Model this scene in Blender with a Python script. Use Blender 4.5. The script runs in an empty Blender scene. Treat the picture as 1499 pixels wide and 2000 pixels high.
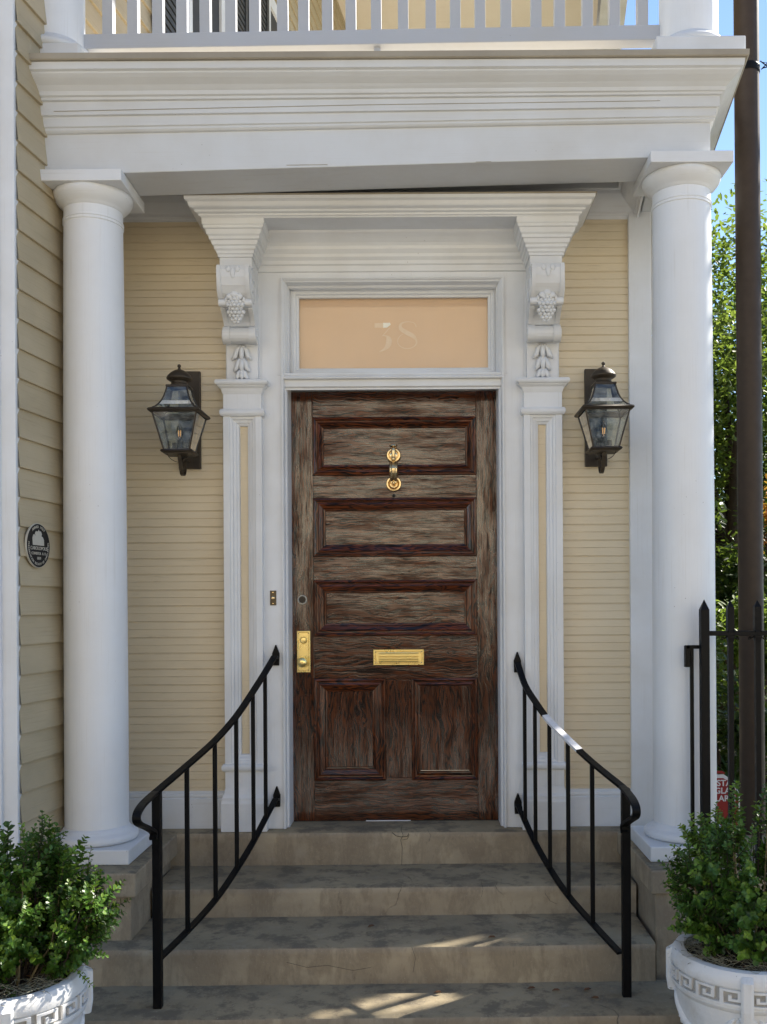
import bpy, bmesh, math, random
from mathutils import Vector, Matrix, noise
random.seed(7)
R = math.radians
scene = bpy.context.scene
COL = scene.collection

# ------------------------------------------------------------------ camera
F = 1900.0; EYE = 1.68
cam_d = bpy.data.cameras.new("camera")
cam = bpy.data.objects.new("camera", cam_d); COL.objects.link(cam)
cam.location = (0, 0, EYE)
cam.rotation_euler = (math.pi/2, 0.006, 0)
cam_d.sensor_fit = 'HORIZONTAL'; cam_d.sensor_width = 36
cam_d.lens = 36*F/1499
cam_d.shift_x = (749.5-820)/1499
cam_d.shift_y = (1180-1000)/1499
cam_d.clip_start = 0.05; cam_d.clip_end = 800
scene.camera = cam
scene.render.resolution_x = 767; scene.render.resolution_y = 1024

# ------------------------------------------------------------------ light
SUN_EL = R(42); SUN_AZ = math.atan2(0.82, 0.57)      # from +Y towards +X
world = bpy.data.worlds.new("World"); scene.world = world
world.use_nodes = True
wn = world.node_tree.nodes; wl = world.node_tree.links
sky = wn.new('ShaderNodeTexSky'); sky.sky_type = 'NISHITA'; sky.sun_disc = False
sky.sun_elevation = SUN_EL; sky.sun_rotation = SUN_AZ; sky.air_density = 1.0; sky.dust_density = 0.15; sky.ozone_density = 2.0; sky.altitude = 1200
bg = wn['Background']; bg.inputs[1].default_value = 0.10
wl.new(sky.outputs[0], bg.inputs[0])
sd = bpy.data.lights.new("sun", 'SUN'); sun = bpy.data.objects.new("sun", sd); COL.objects.link(sun)
sd.energy = 5.0; sd.angle = R(0.5); sd.color = (1.0, 0.93, 0.82)
sdir = Vector((math.sin(SUN_AZ)*math.cos(SUN_EL), math.cos(SUN_AZ)*math.cos(SUN_EL), math.sin(SUN_EL)))
sun.rotation_euler = sdir.to_track_quat('Z', 'Y').to_euler()
scene.view_settings.view_transform = 'Standard'; scene.view_settings.look = 'None'
scene.view_settings.exposure = 1.4; scene.view_settings.gamma = 1
scene.render.engine = 'CYCLES'

# ------------------------------------------------------------------ photo measurements -> metres
def PX(px, py, d):
    dx = px-820; dy = py-1180
    return (dx-0.006*dy)/F*d
def PZ(px, py, d):
    dx = px-820; dy = py-1180
    return EYE-(dy+0.006*dx)/F*d
L0 = EYE-1.093          # landing level .587

# ------------------------------------------------------------------ materials
class NM:
    def __init__(s, name):
        s.m = bpy.data.materials.new(name); s.m.use_nodes = True
        s.t = s.m.node_tree; s.n = s.t.nodes; s.l = s.t.links
        s.b = s.n['Principled BSDF']; s.out = s.n['Material Output']
        tc = s.n.new('ShaderNodeTexCoord'); s.co = tc.outputs['Object']
    def link(s, a, b): s.l.new(a, b)
    def mapping(s, scale=(1, 1, 1), rot=(0, 0, 0), loc=(0, 0, 0), src=None):
        n = s.n.new('ShaderNodeMapping'); s.link(src or s.co, n.inputs[0])
        n.inputs['Scale'].default_value = scale; n.inputs['Rotation'].default_value = rot; n.inputs['Location'].default_value = loc
        return n.outputs[0]
    def noise(s, vec, scale=5, detail=4, rough=.5, dist=0):
        n = s.n.new('ShaderNodeTexNoise'); s.link(vec, n.inputs['Vector'])
        n.inputs['Scale'].default_value = scale; n.inputs['Detail'].default_value = detail
        n.inputs['Roughness'].default_value = rough; n.inputs['Distortion'].default_value = dist
        return n.outputs['Fac']
    def vor(s, vec, scale=5, feature='DISTANCE_TO_EDGE', out='Distance'):
        n = s.n.new('ShaderNodeTexVoronoi'); n.feature = feature; s.link(vec, n.inputs['Vector'])
        n.inputs['Scale'].default_value = scale
        return n.outputs[out]
    def ramp(s, fac, stops, interp='LINEAR'):
        n = s.n.new('ShaderNodeValToRGB'); s.link(fac, n.inputs[0]); e = n.color_ramp.elements
        n.color_ramp.interpolation = interp
        while len(e) > 1: e.remove(e[-1])
        e[0].position = stops[0][0]; e[0].color = col4(stops[0][1])
        for p, c in stops[1:]:
            k = e.new(p); k.color = col4(c)
        return n.outputs[0]
    def mix(s, fac, a, b, mode='MIX'):
        n = s.n.new('ShaderNodeMix'); n.data_type = 'RGBA'; n.blend_type = mode
        for i, v in ((0, fac), (6, a), (7, b)):
            if hasattr(v, 'is_linked') or isinstance(v, bpy.types.NodeSocket): s.link(v, n.inputs[i])
            elif i == 0: n.inputs[0].default_value = v
            else: n.inputs[i].default_value = col4(v)
        return n.outputs[2]
    def math(s, op, a, b=None, c=None):
        n = s.n.new('ShaderNodeMath'); n.operation = op
        for i, v in enumerate((a, b, c)):
            if v is None: continue
            if isinstance(v, bpy.types.NodeSocket): s.link(v, n.inputs[i])
            else: n.inputs[i].default_value = v
        return n.outputs[0]
    def bump(s, h, strength=.3, dist=.002, normal=None):
        n = s.n.new('ShaderNodeBump'); s.link(h, n.inputs['Height'])
        n.inputs['Strength'].default_value = strength; n.inputs['Distance'].default_value = dist
        if normal: s.link(normal, n.inputs['Normal'])
        return n.outputs[0]
    def setc(s, c):
        if isinstance(c, bpy.types.NodeSocket): s.link(c, s.b.inputs['Base Color'])
        else: s.b.inputs['Base Color'].default_value = col4(c)
    def setv(s, k, v):
        if isinstance(v, bpy.types.NodeSocket): s.link(v, s.b.inputs[k])
        else: s.b.inputs[k].default_value = v
def col4(c):
    if isinstance(c, (int, float)): return (c, c, c, 1)
    return (c[0], c[1], c[2], 1) if len(c) == 3 else tuple(c)

def m_paint(name, base, dirt=(.45, .42, .36), amt=.35, grain='x', rough=.45):
    m = NM(name)
    sc = {'x': (1.2, 14, 60), 'z': (60, 14, 1.2), 'n': (8, 8, 8)}[grain]
    g = m.noise(m.mapping(sc), 2.2, 5, .6)
    big = m.noise(m.co, 2.3, 5, .6)
    fine = m.noise(m.co, 38, 4, .6)
    c = m.mix(m.ramp(big, [(.40, 0), (.75, amt)]), base, dirt)
    c = m.mix(m.ramp(g, [(.30, .16), (.42, 0)]), c, dirt)
    spk = m.vor(m.co, 26, 'F1')
    msk = m.math('MULTIPLY', m.ramp(spk, [(.035, 1), (.05, 0)]), m.ramp(m.noise(m.co, 3.1, 2), [(.55, 0), (.62, .8)]))
    c = m.mix(msk, c, (.16, .13, .10))
    m.setc(c); m.setv('Roughness', m.ramp(fine, [(.3, rough-.08), (.7, rough+.14)]))
    h = m.math('ADD', m.math('MULTIPLY', g, .8), m.math('MULTIPLY', fine, .35))
    h = m.math('ADD', h, m.math('MULTIPLY', big, 1.2))
    m.link(m.bump(h, .22, .0024), m.b.inputs['Normal'])
    return m.m
WHITE = m_paint('white_paint', (.73, .75, .775), amt=.40)
WHITE_V = m_paint('white_paint_upright', (.74, .76, .785), amt=.34, grain='z')
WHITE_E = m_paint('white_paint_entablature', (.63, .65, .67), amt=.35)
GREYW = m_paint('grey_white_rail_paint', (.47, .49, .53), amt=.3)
WHITE_C = m_paint('white_paint_column', (.76, .78, .805), amt=.16, grain='z', rough=.42)
CREAM = m_paint('cream_paint', (.84, .77, .66), (.66, .57, .45), amt=.25)
TAN = m_paint('weathered_edge', (.36, .32, .25), (.2, .17, .13), amt=.6)
YELLOW = m_paint('yellow_beadboard_paint', (.72, .57, .34), (.50, .38, .20), amt=.5, rough=.5)
def m_beadboard():
    m = NM('yellow_beadboard')
    base = (.70, .60, .43)
    big = m.noise(m.mapping((.9, 1, 1.6)), 2.0, 5, .6)
    c = m.mix(m.ramp(big, [(.38, 0), (.75, .55)]), base, (.60, .49, .32))
    streak = m.noise(m.mapping((5, 5, 190)), 1.0, 5, .7, .4)
    c = m.mix(m.ramp(streak, [(.60, 0), (.70, .5)]), c, (.28, .20, .10))
    m.setc(c); m.setv('Roughness', .48)
    f = m.noise(m.mapping((10, 10, 90)), 2, 4)
    m.link(m.bump(m.math('ADD', f, big), .35, .003), m.b.inputs['Normal'])
    return m.m
BEAD = m_beadboard()
GROOVE = NM('groove_dirt'); GROOVE.setc((.22, .16, .08)); GROOVE.setv('Roughness', .9); GROOVE = GROOVE.m
def m_clap():
    m = NM('cream_clapboard')
    big = m.noise(m.mapping((1, 1, 2)), 1.7, 5, .6)
    c = m.mix(m.ramp(big, [(.35, 0), (.7, .7)]), (.48, .40, .265), (.36, .295, .185))
    g = m.noise(m.mapping((2, 2, 70)), 1.6, 6, .65)
    c = m.mix(m.ramp(g, [(.30, .3), (.45, 0)]), c, (.25, .19, .11))
    m.setc(c); m.setv('Roughness', .5)
    m.link(m.bump(m.math('ADD', g, big), .4, .004), m.b.inputs['Normal'])
    return m.m
CLAP = m_clap()
def m_wood(name, axis='x', dark=1.0, red=0.0, gloss=.30, worn=1.0):
    m = NM(name)
    sc = (1.1, 9, 15) if axis == 'x' else (15, 9, 1.1)
    warp = m.noise(m.mapping((2.2, 2, 2.2)), 1.6, 3, .5)
    wv = m.n.new('ShaderNodeVectorMath'); wv.operation = 'MULTIPLY_ADD'
    m.link(m.mapping(sc), wv.inputs[0]); wv.inputs[1].default_value = (1, 1, 1)
    cx = m.n.new('ShaderNodeCombineXYZ')
    ww = m.math('MULTIPLY', warp, 1.8)
    m.link(ww, cx.inputs[2 if axis == 'x' else 0]); m.link(cx.outputs[0], wv.inputs[2])
    rings = m.noise(wv.outputs[0], 2.6, 2, .4, .6)
    rr = m.math('FRACT', m.math('MULTIPLY', rings, 9.0))
    line = m.ramp(rr, [(0, 0), (.22, 0), (.5, 1), (.80, 1), (1, 0)])
    fsc = (9, 60, 240) if axis == 'x' else (240, 60, 9)
    fib = m.noise(m.mapping(fsc), 1.0, 6, .75)
    f2 = m.noise(m.mapping((4, 20, 60) if axis == 'x' else (60, 20, 4)), 1.0, 4, .7)
    d = dark
    base = m.mix(line, (.009*d, .003*d, .0018*d), (.135*d+.03*red, .034*d+.005*red, .007*d))
    base = m.mix(m.ramp(fib, [(.35, .75), (.6, 0)]), base, (.010, .005, .003))
    big = m.noise(m.co, 2.6, 4, .6)
    base = m.mix(m.ramp(big, [(.35, .35), (.6, 0)]), base, (.022*d, .007*d, .003*d))
    m.setc(base)
    pits = m.ramp(m.math('ADD', m.math('MULTIPLY', fib, .6), m.math('MULTIPLY', f2, .4)), [(.42, 1), (.50, 0)])
    m.setv('Roughness', m.mix(pits, gloss, .65))
    m.setv('Specular IOR Level', .12)
    wear = m.ramp(m.noise(m.mapping((1.2, 3, 7) if axis == 'x' else (7, 3, 1.2), loc=(3.1, 0, 1.7)), 2.4, 7, .7), [(.38, .18), (.56, 1)])
    m.setv('Coat Weight', m.math('MULTIPLY', wear, m.math('SUBTRACT', worn, m.math('MULTIPLY', pits, .88*worn)))); m.setv('Coat Roughness', gloss*.38); m.setv('Coat IOR', 1.93)
    h = m.math('ADD', m.math('MULTIPLY', line, .45), m.math('MULTIPLY', fib, .9))
    h = m.math('ADD', h, m.math('MULTIPLY', f2, .5))
    nb = m.bump(h, .35, .002)
    m.link(nb, m.b.inputs['Normal']); m.link(m.bump(h, .16, .0014), m.b.inputs['Coat Normal'])
    return m.m
WOOD_H = m_wood('varnished_wood_horizontal', 'x')
WOOD_V = m_wood('varnished_wood_upright', 'z')
WOOD_M = m_wood('varnished_wood_moulding', 'x', 1.0, 1.0, .30, .38)
WOOD_MV = m_wood('varnished_wood_upright_moulding', 'z', 1.0, 1.0, .30, .38)
def m_metal(name, c, rough, bumps=.0, metallic=1.0, tint=None):
    m = NM(name); f = m.noise(m.co, 22, 5, .6)
    m.setc(m.mix(m.ramp(f, [(.35, 0), (.7, .6)]), c, tint or tuple(x*.7 for x in c)))
    m.setv('Metallic', metallic); m.setv('Roughness', m.ramp(f, [(.3, rough), (.75, rough+.18)]))
    if bumps: m.link(m.bump(m.noise(m.co, 60, 3), bumps, .001), m.b.inputs['Normal'])
    return m.m
BRASS = m_metal('polished_brass', (1.0, .80, .34), .22, .08, tint=(.92, .70, .28))
OLDBRASS = m_metal('worn_brass', (.86, .66, .36), .14, .1, tint=(.62, .46, .26))
BRONZE = m_metal('dark_bronze', (.040, .030, .022), .42, .2, .35, tint=(.07, .055, .035))
IRON = m_metal('black_iron_paint', (.004, .004, .0045), .36, .35, 0.0, tint=(.008, .008, .008)); IRON.node_tree.nodes['Principled BSDF'].inputs['Specular IOR Level'].default_value = .14
POLE = m_metal('brown_painted_steel', (.050, .034, .023), .45, .15, 0.0, tint=(.036, .026, .018)); POLE.node_tree.nodes['Principled BSDF'].inputs['Specular IOR Level'].default_value = .3
WSTRIP_SUN = m_metal('white_strip_sun_patch', (.82, .82, .84), .35, 0, 0)  # white strip colour, shared by the handrail's painted sun patch
RUBBER = m_metal('black_plastic', (.01, .01, .01), .5, 0, 0)

def m_concrete():
    m = NM('worn_concrete_step')
    geo = m.n.new('ShaderNodeNewGeometry'); sx = m.n.new('ShaderNodeSeparateXYZ'); m.link(geo.outputs['Normal'], sx.inputs[0])
    up = m.ramp(sx.outputs[2], [(.45, 0), (.75, 1)])
    n1 = m.noise(m.mapping((1.6, 1.6, 3)), 1.6, 6, .62)
    n2 = m.noise(m.co, 9, 6, .7)
    n3 = m.noise(m.co, 70, 3, .6)
    riser = m.mix(m.ramp(n1, [(.36, 0), (.62, 1)]), (.42, .35, .245), (.30, .245, .175))
    edge = m.noise(m.mapping((6, 6, 2.2)), 1.3, 8, .72, .3)
    st = m.ramp(edge, [(.44, 0), (.54, .5), (.60, .3), (.70, .85)])
    riser = m.mix(st, riser, (.19, .15, .105))
    tread = m.mix(m.ramp(n1, [(.35, 0), (.68, 1)]), (.35, .285, .18), (.22, .182, .12))
    tread = m.mix(m.ramp(n2, [(.48, 0), (.60, .7)]), tread, (.12, .10, .075))
    c = m.mix(up, riser, tread)
    c = m.mix(m.ramp(n2, [(.25, .5), (.42, 0)]), c, (.38, .33, .26))
    sp = m.vor(m.co, 60, 'F1')
    c = m.mix(m.ramp(sp, [(.07, .6), (.10, 0)]), c, (.46, .43, .38))
    warp = m.n.new('ShaderNodeVectorMath'); warp.operation = 'MULTIPLY_ADD'
    nn = m.n.new('ShaderNodeTexNoise'); m.link(m.co, nn.inputs['Vector']); nn.inputs['Scale'].default_value = 7; nn.inputs['Detail'].default_value = 5
    m.link(nn.outputs['Color'], warp.inputs[0]); warp.inputs[1].default_value = (.22, .22, .22); m.link(m.co, warp.inputs[2])
    cr = m.vor(warp.outputs[0], 1.7)
    crk = m.math('MULTIPLY', m.ramp(cr, [(.003, 1), (.007, 0)]), m.ramp(m.noise(m.co, 1.9, 2), [(.64, 0), (.70, 1)]))
    c = m.mix(m.math('MULTIPLY', crk, .6), c, (.06, .05, .04))
    m.setc(c); m.setv('Roughness', .82); m.setv('Specular IOR Level', .35)
    h = m.math('ADD', m.math('MULTIPLY', n2, 1.0), m.math('MULTIPLY', n3, .35))
    h = m.math('SUBTRACT', h, m.math('MULTIPLY', crk, 1.2)); h = m.math('ADD', h, m.math('MULTIPLY', n1, 1.5))
    m.link(m.bump(h, .55, .006), m.b.inputs['Normal'])
    return m.m
CONC = m_concrete()
def m_flat(name, a, b, scale=3, rough=.85, bs=.5, bd=.01):
    m = NM(name); f = m.noise(m.co, scale, 7, .65); f2 = m.noise(m.co, scale*9, 4, .6)
    m.setc(m.mix(m.ramp(m.math('ADD', m.math('MULTIPLY', f, .65), m.math('MULTIPLY', f2, .35)), [(.35, 0), (.65, 1)]), a, b))
    m.setv('Roughness', rough)
    m.link(m.bump(m.math('ADD', f, m.math('MULTIPLY', f2, .5)), bs, bd), m.b.inputs['Normal'])
    return m.m
STUCCO = m_flat('pale_stucco', (.40, .36, .30), (.30, .26, .21), 3)
PAVE = m_flat('pavement_concrete', (.20, .18, .155), (.14, .13, .11), 1.5)
ASPH = m_flat('street_asphalt', (.36, .33, .28), (.30, .275, .235), 4)
EARTH = m_flat('garden_earth', (.26, .23, .18), (.14, .14, .08), 3)
SOIL = m_flat('potting_soil', (.035, .024, .015), (.07, .05, .03), 18, .9, .9, .01)
URN = None
def m_urn():
    m = NM('whitewashed_concrete'); n = m.noise(m.co, 7, 6, .65); n2 = m.noise(m.co, 45, 4, .6)
    c = m.mix(m.ramp(n, [(.48, 0), (.68, .7)]), (.78, .77, .75), (.58, .54, .48))
    pit = m.ramp(m.noise(m.co, 30, 5, .7), [(.66, 0), (.72, .85)])
    c = m.mix(pit, c, (.16, .17, .11)); m.setc(c); m.setv('Roughness', .62)
    m.link(m.bump(m.math('ADD', n2, n), .5, .004), m.b.inputs['Normal']); return m.m
URN = m_urn()
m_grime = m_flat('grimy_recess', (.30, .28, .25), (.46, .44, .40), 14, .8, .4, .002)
def m_leaf(name, a, b, c3, trans=.35, rough=.35):
    m = NM(name)
    at = m.n.new('ShaderNodeAttribute'); at.attribute_name = 'tint'
    c = m.ramp(at.outputs['Fac'], [(0, a), (.55, b), (1, c3)])
    m.setc(c); m.setv('Roughness', rough); m.setv('Specular IOR Level', .45)
    tr = m.n.new('ShaderNodeBsdfTranslucent'); mx = m.n.new('ShaderNodeMixShader')
    m.link(m.mix(.5, c, (.30, .42, .05), 'MIX'), tr.inputs[0]); mx.inputs[0].default_value = trans
    m.link(m.b.outputs[0], mx.inputs[1]); m.link(tr.outputs[0], mx.inputs[2]); m.link(mx.outputs[0], m.out.inputs[0])
    return m.m
BOX = m_leaf('boxwood_leaf', (.016, .05, .008), (.055, .135, .016), (.20, .32, .04), .25, .4)
TREE = m_leaf('tree_leaf', (.025, .055, .012), (.07, .12, .022), (.16, .20, .05), .45, .5)
TREE2 = m_leaf('feathery_leaf', (.07, .12, .02), (.12, .20, .03), (.2, .28, .05), .5, .5)
SHRUB = m_leaf('garden_shrub_leaf', (.012, .035, .010), (.03, .075, .015), (.10, .14, .03), .3, .45)
GRASSL = m_leaf('strap_leaf', (.03, .08, .03), (.05, .12, .05), (.12, .2, .08), .3, .4)
ORANGE = m_leaf('orange_leaf', (.45, .12, .03), (.6, .2, .04), (.6, .35, .06), .4, .5)
BARK = m_flat('bark', (.07, .05, .035), (.035, .026, .018), 12, .9, .9, .02)
TWIG = m_flat('pale_twig', (.30, .24, .13), (.18, .15, .07), 20, .7, .3, .002)
DRYL = m_flat('dry_leaf', (.16, .07, .03), (.10, .05, .02), 30, .7, .3, .002)
MOSS = m_flat('dry_moss', (.30, .28, .20), (.16, .14, .08), 30, .9, .3, .002)
def m_glass(name, tint=(.93, .96, .95), frost=0.0):
    m = NM(name); m.n.remove(m.b)
    tr = m.n.new('ShaderNodeBsdfTransparent'); tr.inputs[0].default_value = col4(tint)
    gl = m.n.new('ShaderNodeBsdfGlossy'); gl.inputs[0].default_value = (1, 1, 1, 1); gl.inputs['Roughness'].default_value = .02
    fr = m.n.new('ShaderNodeFresnel'); fr.inputs[0].default_value = 1.7
    mx = m.n.new('ShaderNodeMixShader'); m.link(fr.outputs[0], mx.inputs[0]); m.link(tr.outputs[0], mx.inputs[1]); m.link(gl.outputs[0], mx.inputs[2])
    if frost:
        df = m.n.new('ShaderNodeBsdfDiffuse'); df.inputs[0].default_value = (.6, .66, .68, 1)
        m2 = m.n.new('ShaderNodeMixShader'); m.link(m.math('MULTIPLY', m.ramp(m.noise(m.co, 26, 6, .7), [(.4, 0), (.7, 1)]), frost), m2.inputs[0])
        m.link(mx.outputs[0], m2.inputs[1]); m.link(df.outputs[0], m2.inputs[2]); m.link(m2.outputs[0], m.out.inputs[0])
    else: m.link(mx.outputs[0], m.out.inputs[0])
    return m.m
GLASS = m_glass('clear_pane'); LGLASS = m_glass('dusty_lantern_pane', (.80, .85, .84), .30)
SHADE = m_flat('peach_roller_blind', (.78, .49, .30), (.74, .47, .30), 1.2, .8, .1, .002)
NUMERAL = m_flat('faded_numeral', (.84, .62, .46), (.78, .53, .35), 14, .5, .1, .001)
NUMERAL2 = m_flat('bright_numeral', (.95, .90, .82), (.95, .88, .8), 14, .4, .1, .001)
RED = m_flat('red_sign_paint', (.30, .004, .007), (.25, .003, .006), 5, .4, .05, .001)
WSIGN = m_flat('white_sign_paint', (.75, .76, .78), (.68, .7, .72), 5, .4, .05, .001)
BLACKP = m_flat('black_enamel', (.006, .006, .007), (.01, .01, .011), 20, .35, .1, .001)
BLACKP.node_tree.nodes['Principled BSDF'].inputs['Specular IOR Level'].default_value = .15
PEWTER = m_flat('pale_metal_lettering', (.52, .50, .43), (.44, .42, .36), 30, .45, .1, .001)
CANDLE = m_flat('candle_sleeve', (.05, .05, .055), (.03, .03, .03), 30, .5, .1, .001)
FIL = NM('glowing_filament'); FIL.setc((1, .5, .15)); FIL.setv('Emission Color', (1, .42, .10, 1)); FIL.setv('Emission Strength', .18); FIL = FIL.m
SHUT_SHADE = m_flat('dark_shutter_and_shade', (.02, .022, .022), (.03, .03, .03), 10, .5, .1, .001)
DARK = m_flat('unlit_room', (.01, .01, .012), (.012, .012, .014), 10, .5, .1, .001)
BEIGE = m_flat('opposite_stucco', (.80, .70, .52), (.70, .60, .43), 1.0, .8)

# ------------------------------------------------------------------ mesh helpers
class MB:
    def __init__(s): s.v = []; s.f = []; s.t = []
    def add(s, vs, fs):
        o = len(s.v); s.v += [tuple(p) for p in vs]; s.f += [tuple(i+o for i in q) for q in fs]
    def box(s, x0, x1, y0, y1, z0, z1, zf=None):
        vs = [(x, y, z) for x in (x0, x1) for y in (y0, y1) for z in (z0, z1)]
        s.add(vs, [(0, 1, 3, 2), (4, 6, 7, 5), (0, 4, 5, 1), (2, 3, 7, 6), (0, 2, 6, 4), (1, 5, 7, 3)]); return s
    def sweep(s, path, prof, cap=True, zfun=None, closed=False):
        # profile (outset, z) carried along a plan path, outward = right of travel
        n = len(path); rows = []
        for i, p in enumerate(path):
            ds = []
            if i > 0 or closed:
                a = Vector(path[i-1][:2]); ds.append((Vector(p[:2])-a).normalized())
            if i < n-1 or closed:
                b = Vector(path[(i+1) % n][:2]); ds.append((b-Vector(p[:2])).normalized())
            ns = [Vector((d.y, -d.x)) for d in ds]
            if len(ns) == 2:
                m = (ns[0]+ns[1]); m = m/max(1e-6, m.dot(ns[0]))
            else: m = ns[0]
            row = []
            for o, z in prof:
                x = p[0]+m.x*o; y = p[1]+m.y*o
                row.append((x, y, z if zfun is None else zfun(x, y, z)))
            rows.append(row)
        vs = [q for r in rows for q in r]; k = len(prof); fs = []
        for i in range(n-1 if not closed else n):
            a = i*k; b = ((i+1) % n)*k
            for j in range(k-1): fs.append((a+j, b+j, b+j+1, a+j+1))
        if cap and not closed:
            fs.append(tuple(range(k))); fs.append(tuple((n-1)*k+j for j in reversed(range(k))))
        s.add(vs, fs); return s
    def frame(s, x0, x1, z0, z1, prof, back=False, sides=(0, 1, 2, 3)):
        # prof: (inset, y) rings round a rectangle in the XZ plane
        vs = []; 
        for o, y in prof: vs += [(x0+o, y, z0+o), (x1-o, y, z0+o), (x1-o, y, z1-o), (x0+o, y, z1-o)]
        fs = []
        for i in range(len(prof)-1):
            for j in sides: fs.append((4*i+j, 4*i+(j+1) % 4, 4*i+4+(j+1) % 4, 4*i+4+j))
        if back: fs.append(tuple(4*(len(prof)-1)+j for j in range(4)))
        s.add(vs, fs); return s
    def lathe(s, cx, cy, prof, n=48, axis='z', cz=0, caps=True):
        vs = []; fs = []
        for r, h in prof:
            for i in range(n):
                a = 2*math.pi*i/n
                if axis == 'z': vs.append((cx+r*math.cos(a), cy+r*math.sin(a), h))
                elif axis == 'y': vs.append((cx+r*math.cos(a), h, cz+r*math.sin(a)))
                else: vs.append((h, cy+r*math.cos(a), cz+r*math.sin(a)))
        for k in range(len(prof)-1):
            for i in range(n): fs.append((k*n+i, k*n+(i+1) % n, (k+1)*n+(i+1) % n, (k+1)*n+i))
        if caps: fs.append(tuple(range(n))); fs.append(tuple((len(prof)-1)*n+i for i in reversed(range(n))))
        s.add(vs, fs); return s
    def tube(s, pts, rad, n=8, w=None, t=None, up=Vector((0, 0, 1)), side=None):
        # round tube (rad: number or list) or flat bar (w across, t thick)
        pts = [Vector(p) for p in pts]; vs = []; fs = []; prev = None
        for i, p in enumerate(pts):
            d = (pts[min(i+1, len(pts)-1)]-pts[max(i-1, 0)]).normalized()
            if w is not None:
                a = up.cross(d); a = a.normalized() if a.length > 1e-4 else Vector((1, 0, 0))
                if side is not None: a = (side-d*side.dot(d)).normalized()
                b = d.cross(a).normalized()
            else:
                ref = prev if prev is not None else (Vector((0, 0, 1)) if abs(d.z) < .9 else Vector((1, 0, 0)))
                a = (ref-d*ref.dot(d)); a = a.normalized(); b = d.cross(a); prev = a
            if w is not None:
                for sx, sy in ((-1, -1), (1, -1), (1, 1), (-1, 1)): vs.append(p+a*sx*w/2+b*sy*t/2)
            else:
                r = rad[i] if isinstance(rad, (list, tuple)) else rad
                for k in range(n):
                    g = 2*math.pi*k/n; vs.append(p+a*math.cos(g)*r+b*math.sin(g)*r)
        m = 4 if w is not None else n
        for i in range(len(pts)-1):
            for k in range(m): fs.append((i*m+k, i*m+(k+1) % m, (i+1)*m+(k+1) % m, (i+1)*m+k))
        fs.append(tuple(reversed(range(m)))); fs.append(tuple((len(pts)-1)*m+k for k in range(m)))
        s.add(vs, fs); return s
    def ball(s, c, r, sx=1, sy=1, sz=1, n=10, m=7):
        vs = [(c[0], c[1], c[2]-r*sz)]; fs = []
        for i in range(1, m):
            ph = -math.pi/2+math.pi*i/m
            for j in range(n):
                a = 2*math.pi*j/n; vs.append((c[0]+r*sx*math.cos(ph)*math.cos(a), c[1]+r*sy*math.cos(ph)*math.sin(a), c[2]+r*sz*math.sin(ph)))
        vs.append((c[0], c[1], c[2]+r*sz)); L = len(vs)-1
        for j in range(n):
            fs.append((0, 1+(j+1) % n, 1+j)); fs.append((L, 1+(m-2)*n+j, 1+(m-2)*n+(j+1) % n))
            for i in range(m-2): fs.append((1+i*n+j, 1+i*n+(j+1) % n, 1+(i+1)*n+(j+1) % n, 1+(i+1)*n+j))
        s.add(vs, fs); return s
    def prism(s, poly, a, b, plane='xz'):
        # polygon extruded: plane xz -> along y ; yz -> along x ; xy -> along z
        def P(u, v, w): return {'xz': (u, w, v), 'yz': (w, u, v), 'xy': (u, v, w)}[plane]
        n = len(poly); vs = [P(u, v, a) for u, v in poly]+[P(u, v, b) for u, v in poly]
        fs = [tuple(range(n)), tuple(reversed(range(n, 2*n)))]+[(i, (i+1) % n, n+(i+1) % n, n+i) for i in range(n)]
        s.add(vs, fs); return s
    def leaf(s, p, d, nrm, L, W, tint=.5, fold=.25):
        d = d.normalized(); sd_ = d.cross(nrm)
        if sd_.length < 1e-4: sd_ = d.orthogonal()
        sd_.normalize(); up = sd_.cross(d)
        a = p; b = p+d*L
        r1 = p+d*L*.33+sd_*W*.46+up*W*fold; r2 = p+d*L*.75+sd_*W*.42+up*W*fold
        l1 = p+d*L*.33-sd_*W*.46+up*W*fold; l2 = p+d*L*.75-sd_*W*.42+up*W*fold
        s.add([a, r1, r2, b, l2, l1], [(0, 1, 2, 3), (0, 3, 4, 5)]); s.t += [tint]*6
    def build(s, name, mat, parent=None, bevel=0, smooth=False, seg=2):
        me = bpy.data.meshes.new(name)
        off = Vector((0, 0, 0))
        if parent is not None:
            q = parent
            while q is not None: off = off+q.location; q = q.parent
        vs = [(x-off.x, y-off.y, z-off.z) for x, y, z in s.v]
        me.from_pydata(vs, [], s.f); me.update()
        bm = bmesh.new(); bm.from_mesh(me); bmesh.ops.recalc_face_normals(bm, faces=bm.faces)
        if bevel:
            bmesh.ops.remove_doubles(bm, verts=bm.verts, dist=1e-5)
            ed = [e for e in bm.edges if len(e.link_faces) == 2 and e.calc_face_angle(0) > .55]
            bmesh.ops.bevel(bm, geom=ed, offset=bevel, segments=seg, affect='EDGES', profile=.5, clamp_overlap=True)
        bm.to_mesh(me); bm.free()
        if s.t and not bevel:
            at = me.attributes.new('tint', 'FLOAT', 'POINT')
            at.data.foreach_set('value', s.t[:len(me.vertices)])
        if smooth:
            me.shade_smooth()
            if smooth == 'auto':
                me.set_sharp_from_angle(angle=R(38))
        me.materials.append(mat)
        o = bpy.data.objects.new(name, me); COL.objects.link(o)
        if parent is not None: o.parent = parent
        return o
def tag(o, label=None, cat=None, group=None, kind=None):
    if label: o['label'] = label
    if cat: o['category'] = cat
    if group: o['group'] = group
    if kind: o['kind'] = kind
    return o
def thing(name, label, cat, loc=(0, 0, 0), group=None):
    o = bpy.data.objects.new(name, None); COL.objects.link(o); o.location = loc; o.empty_display_size = .1
    return tag(o, label, cat, group)
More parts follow.
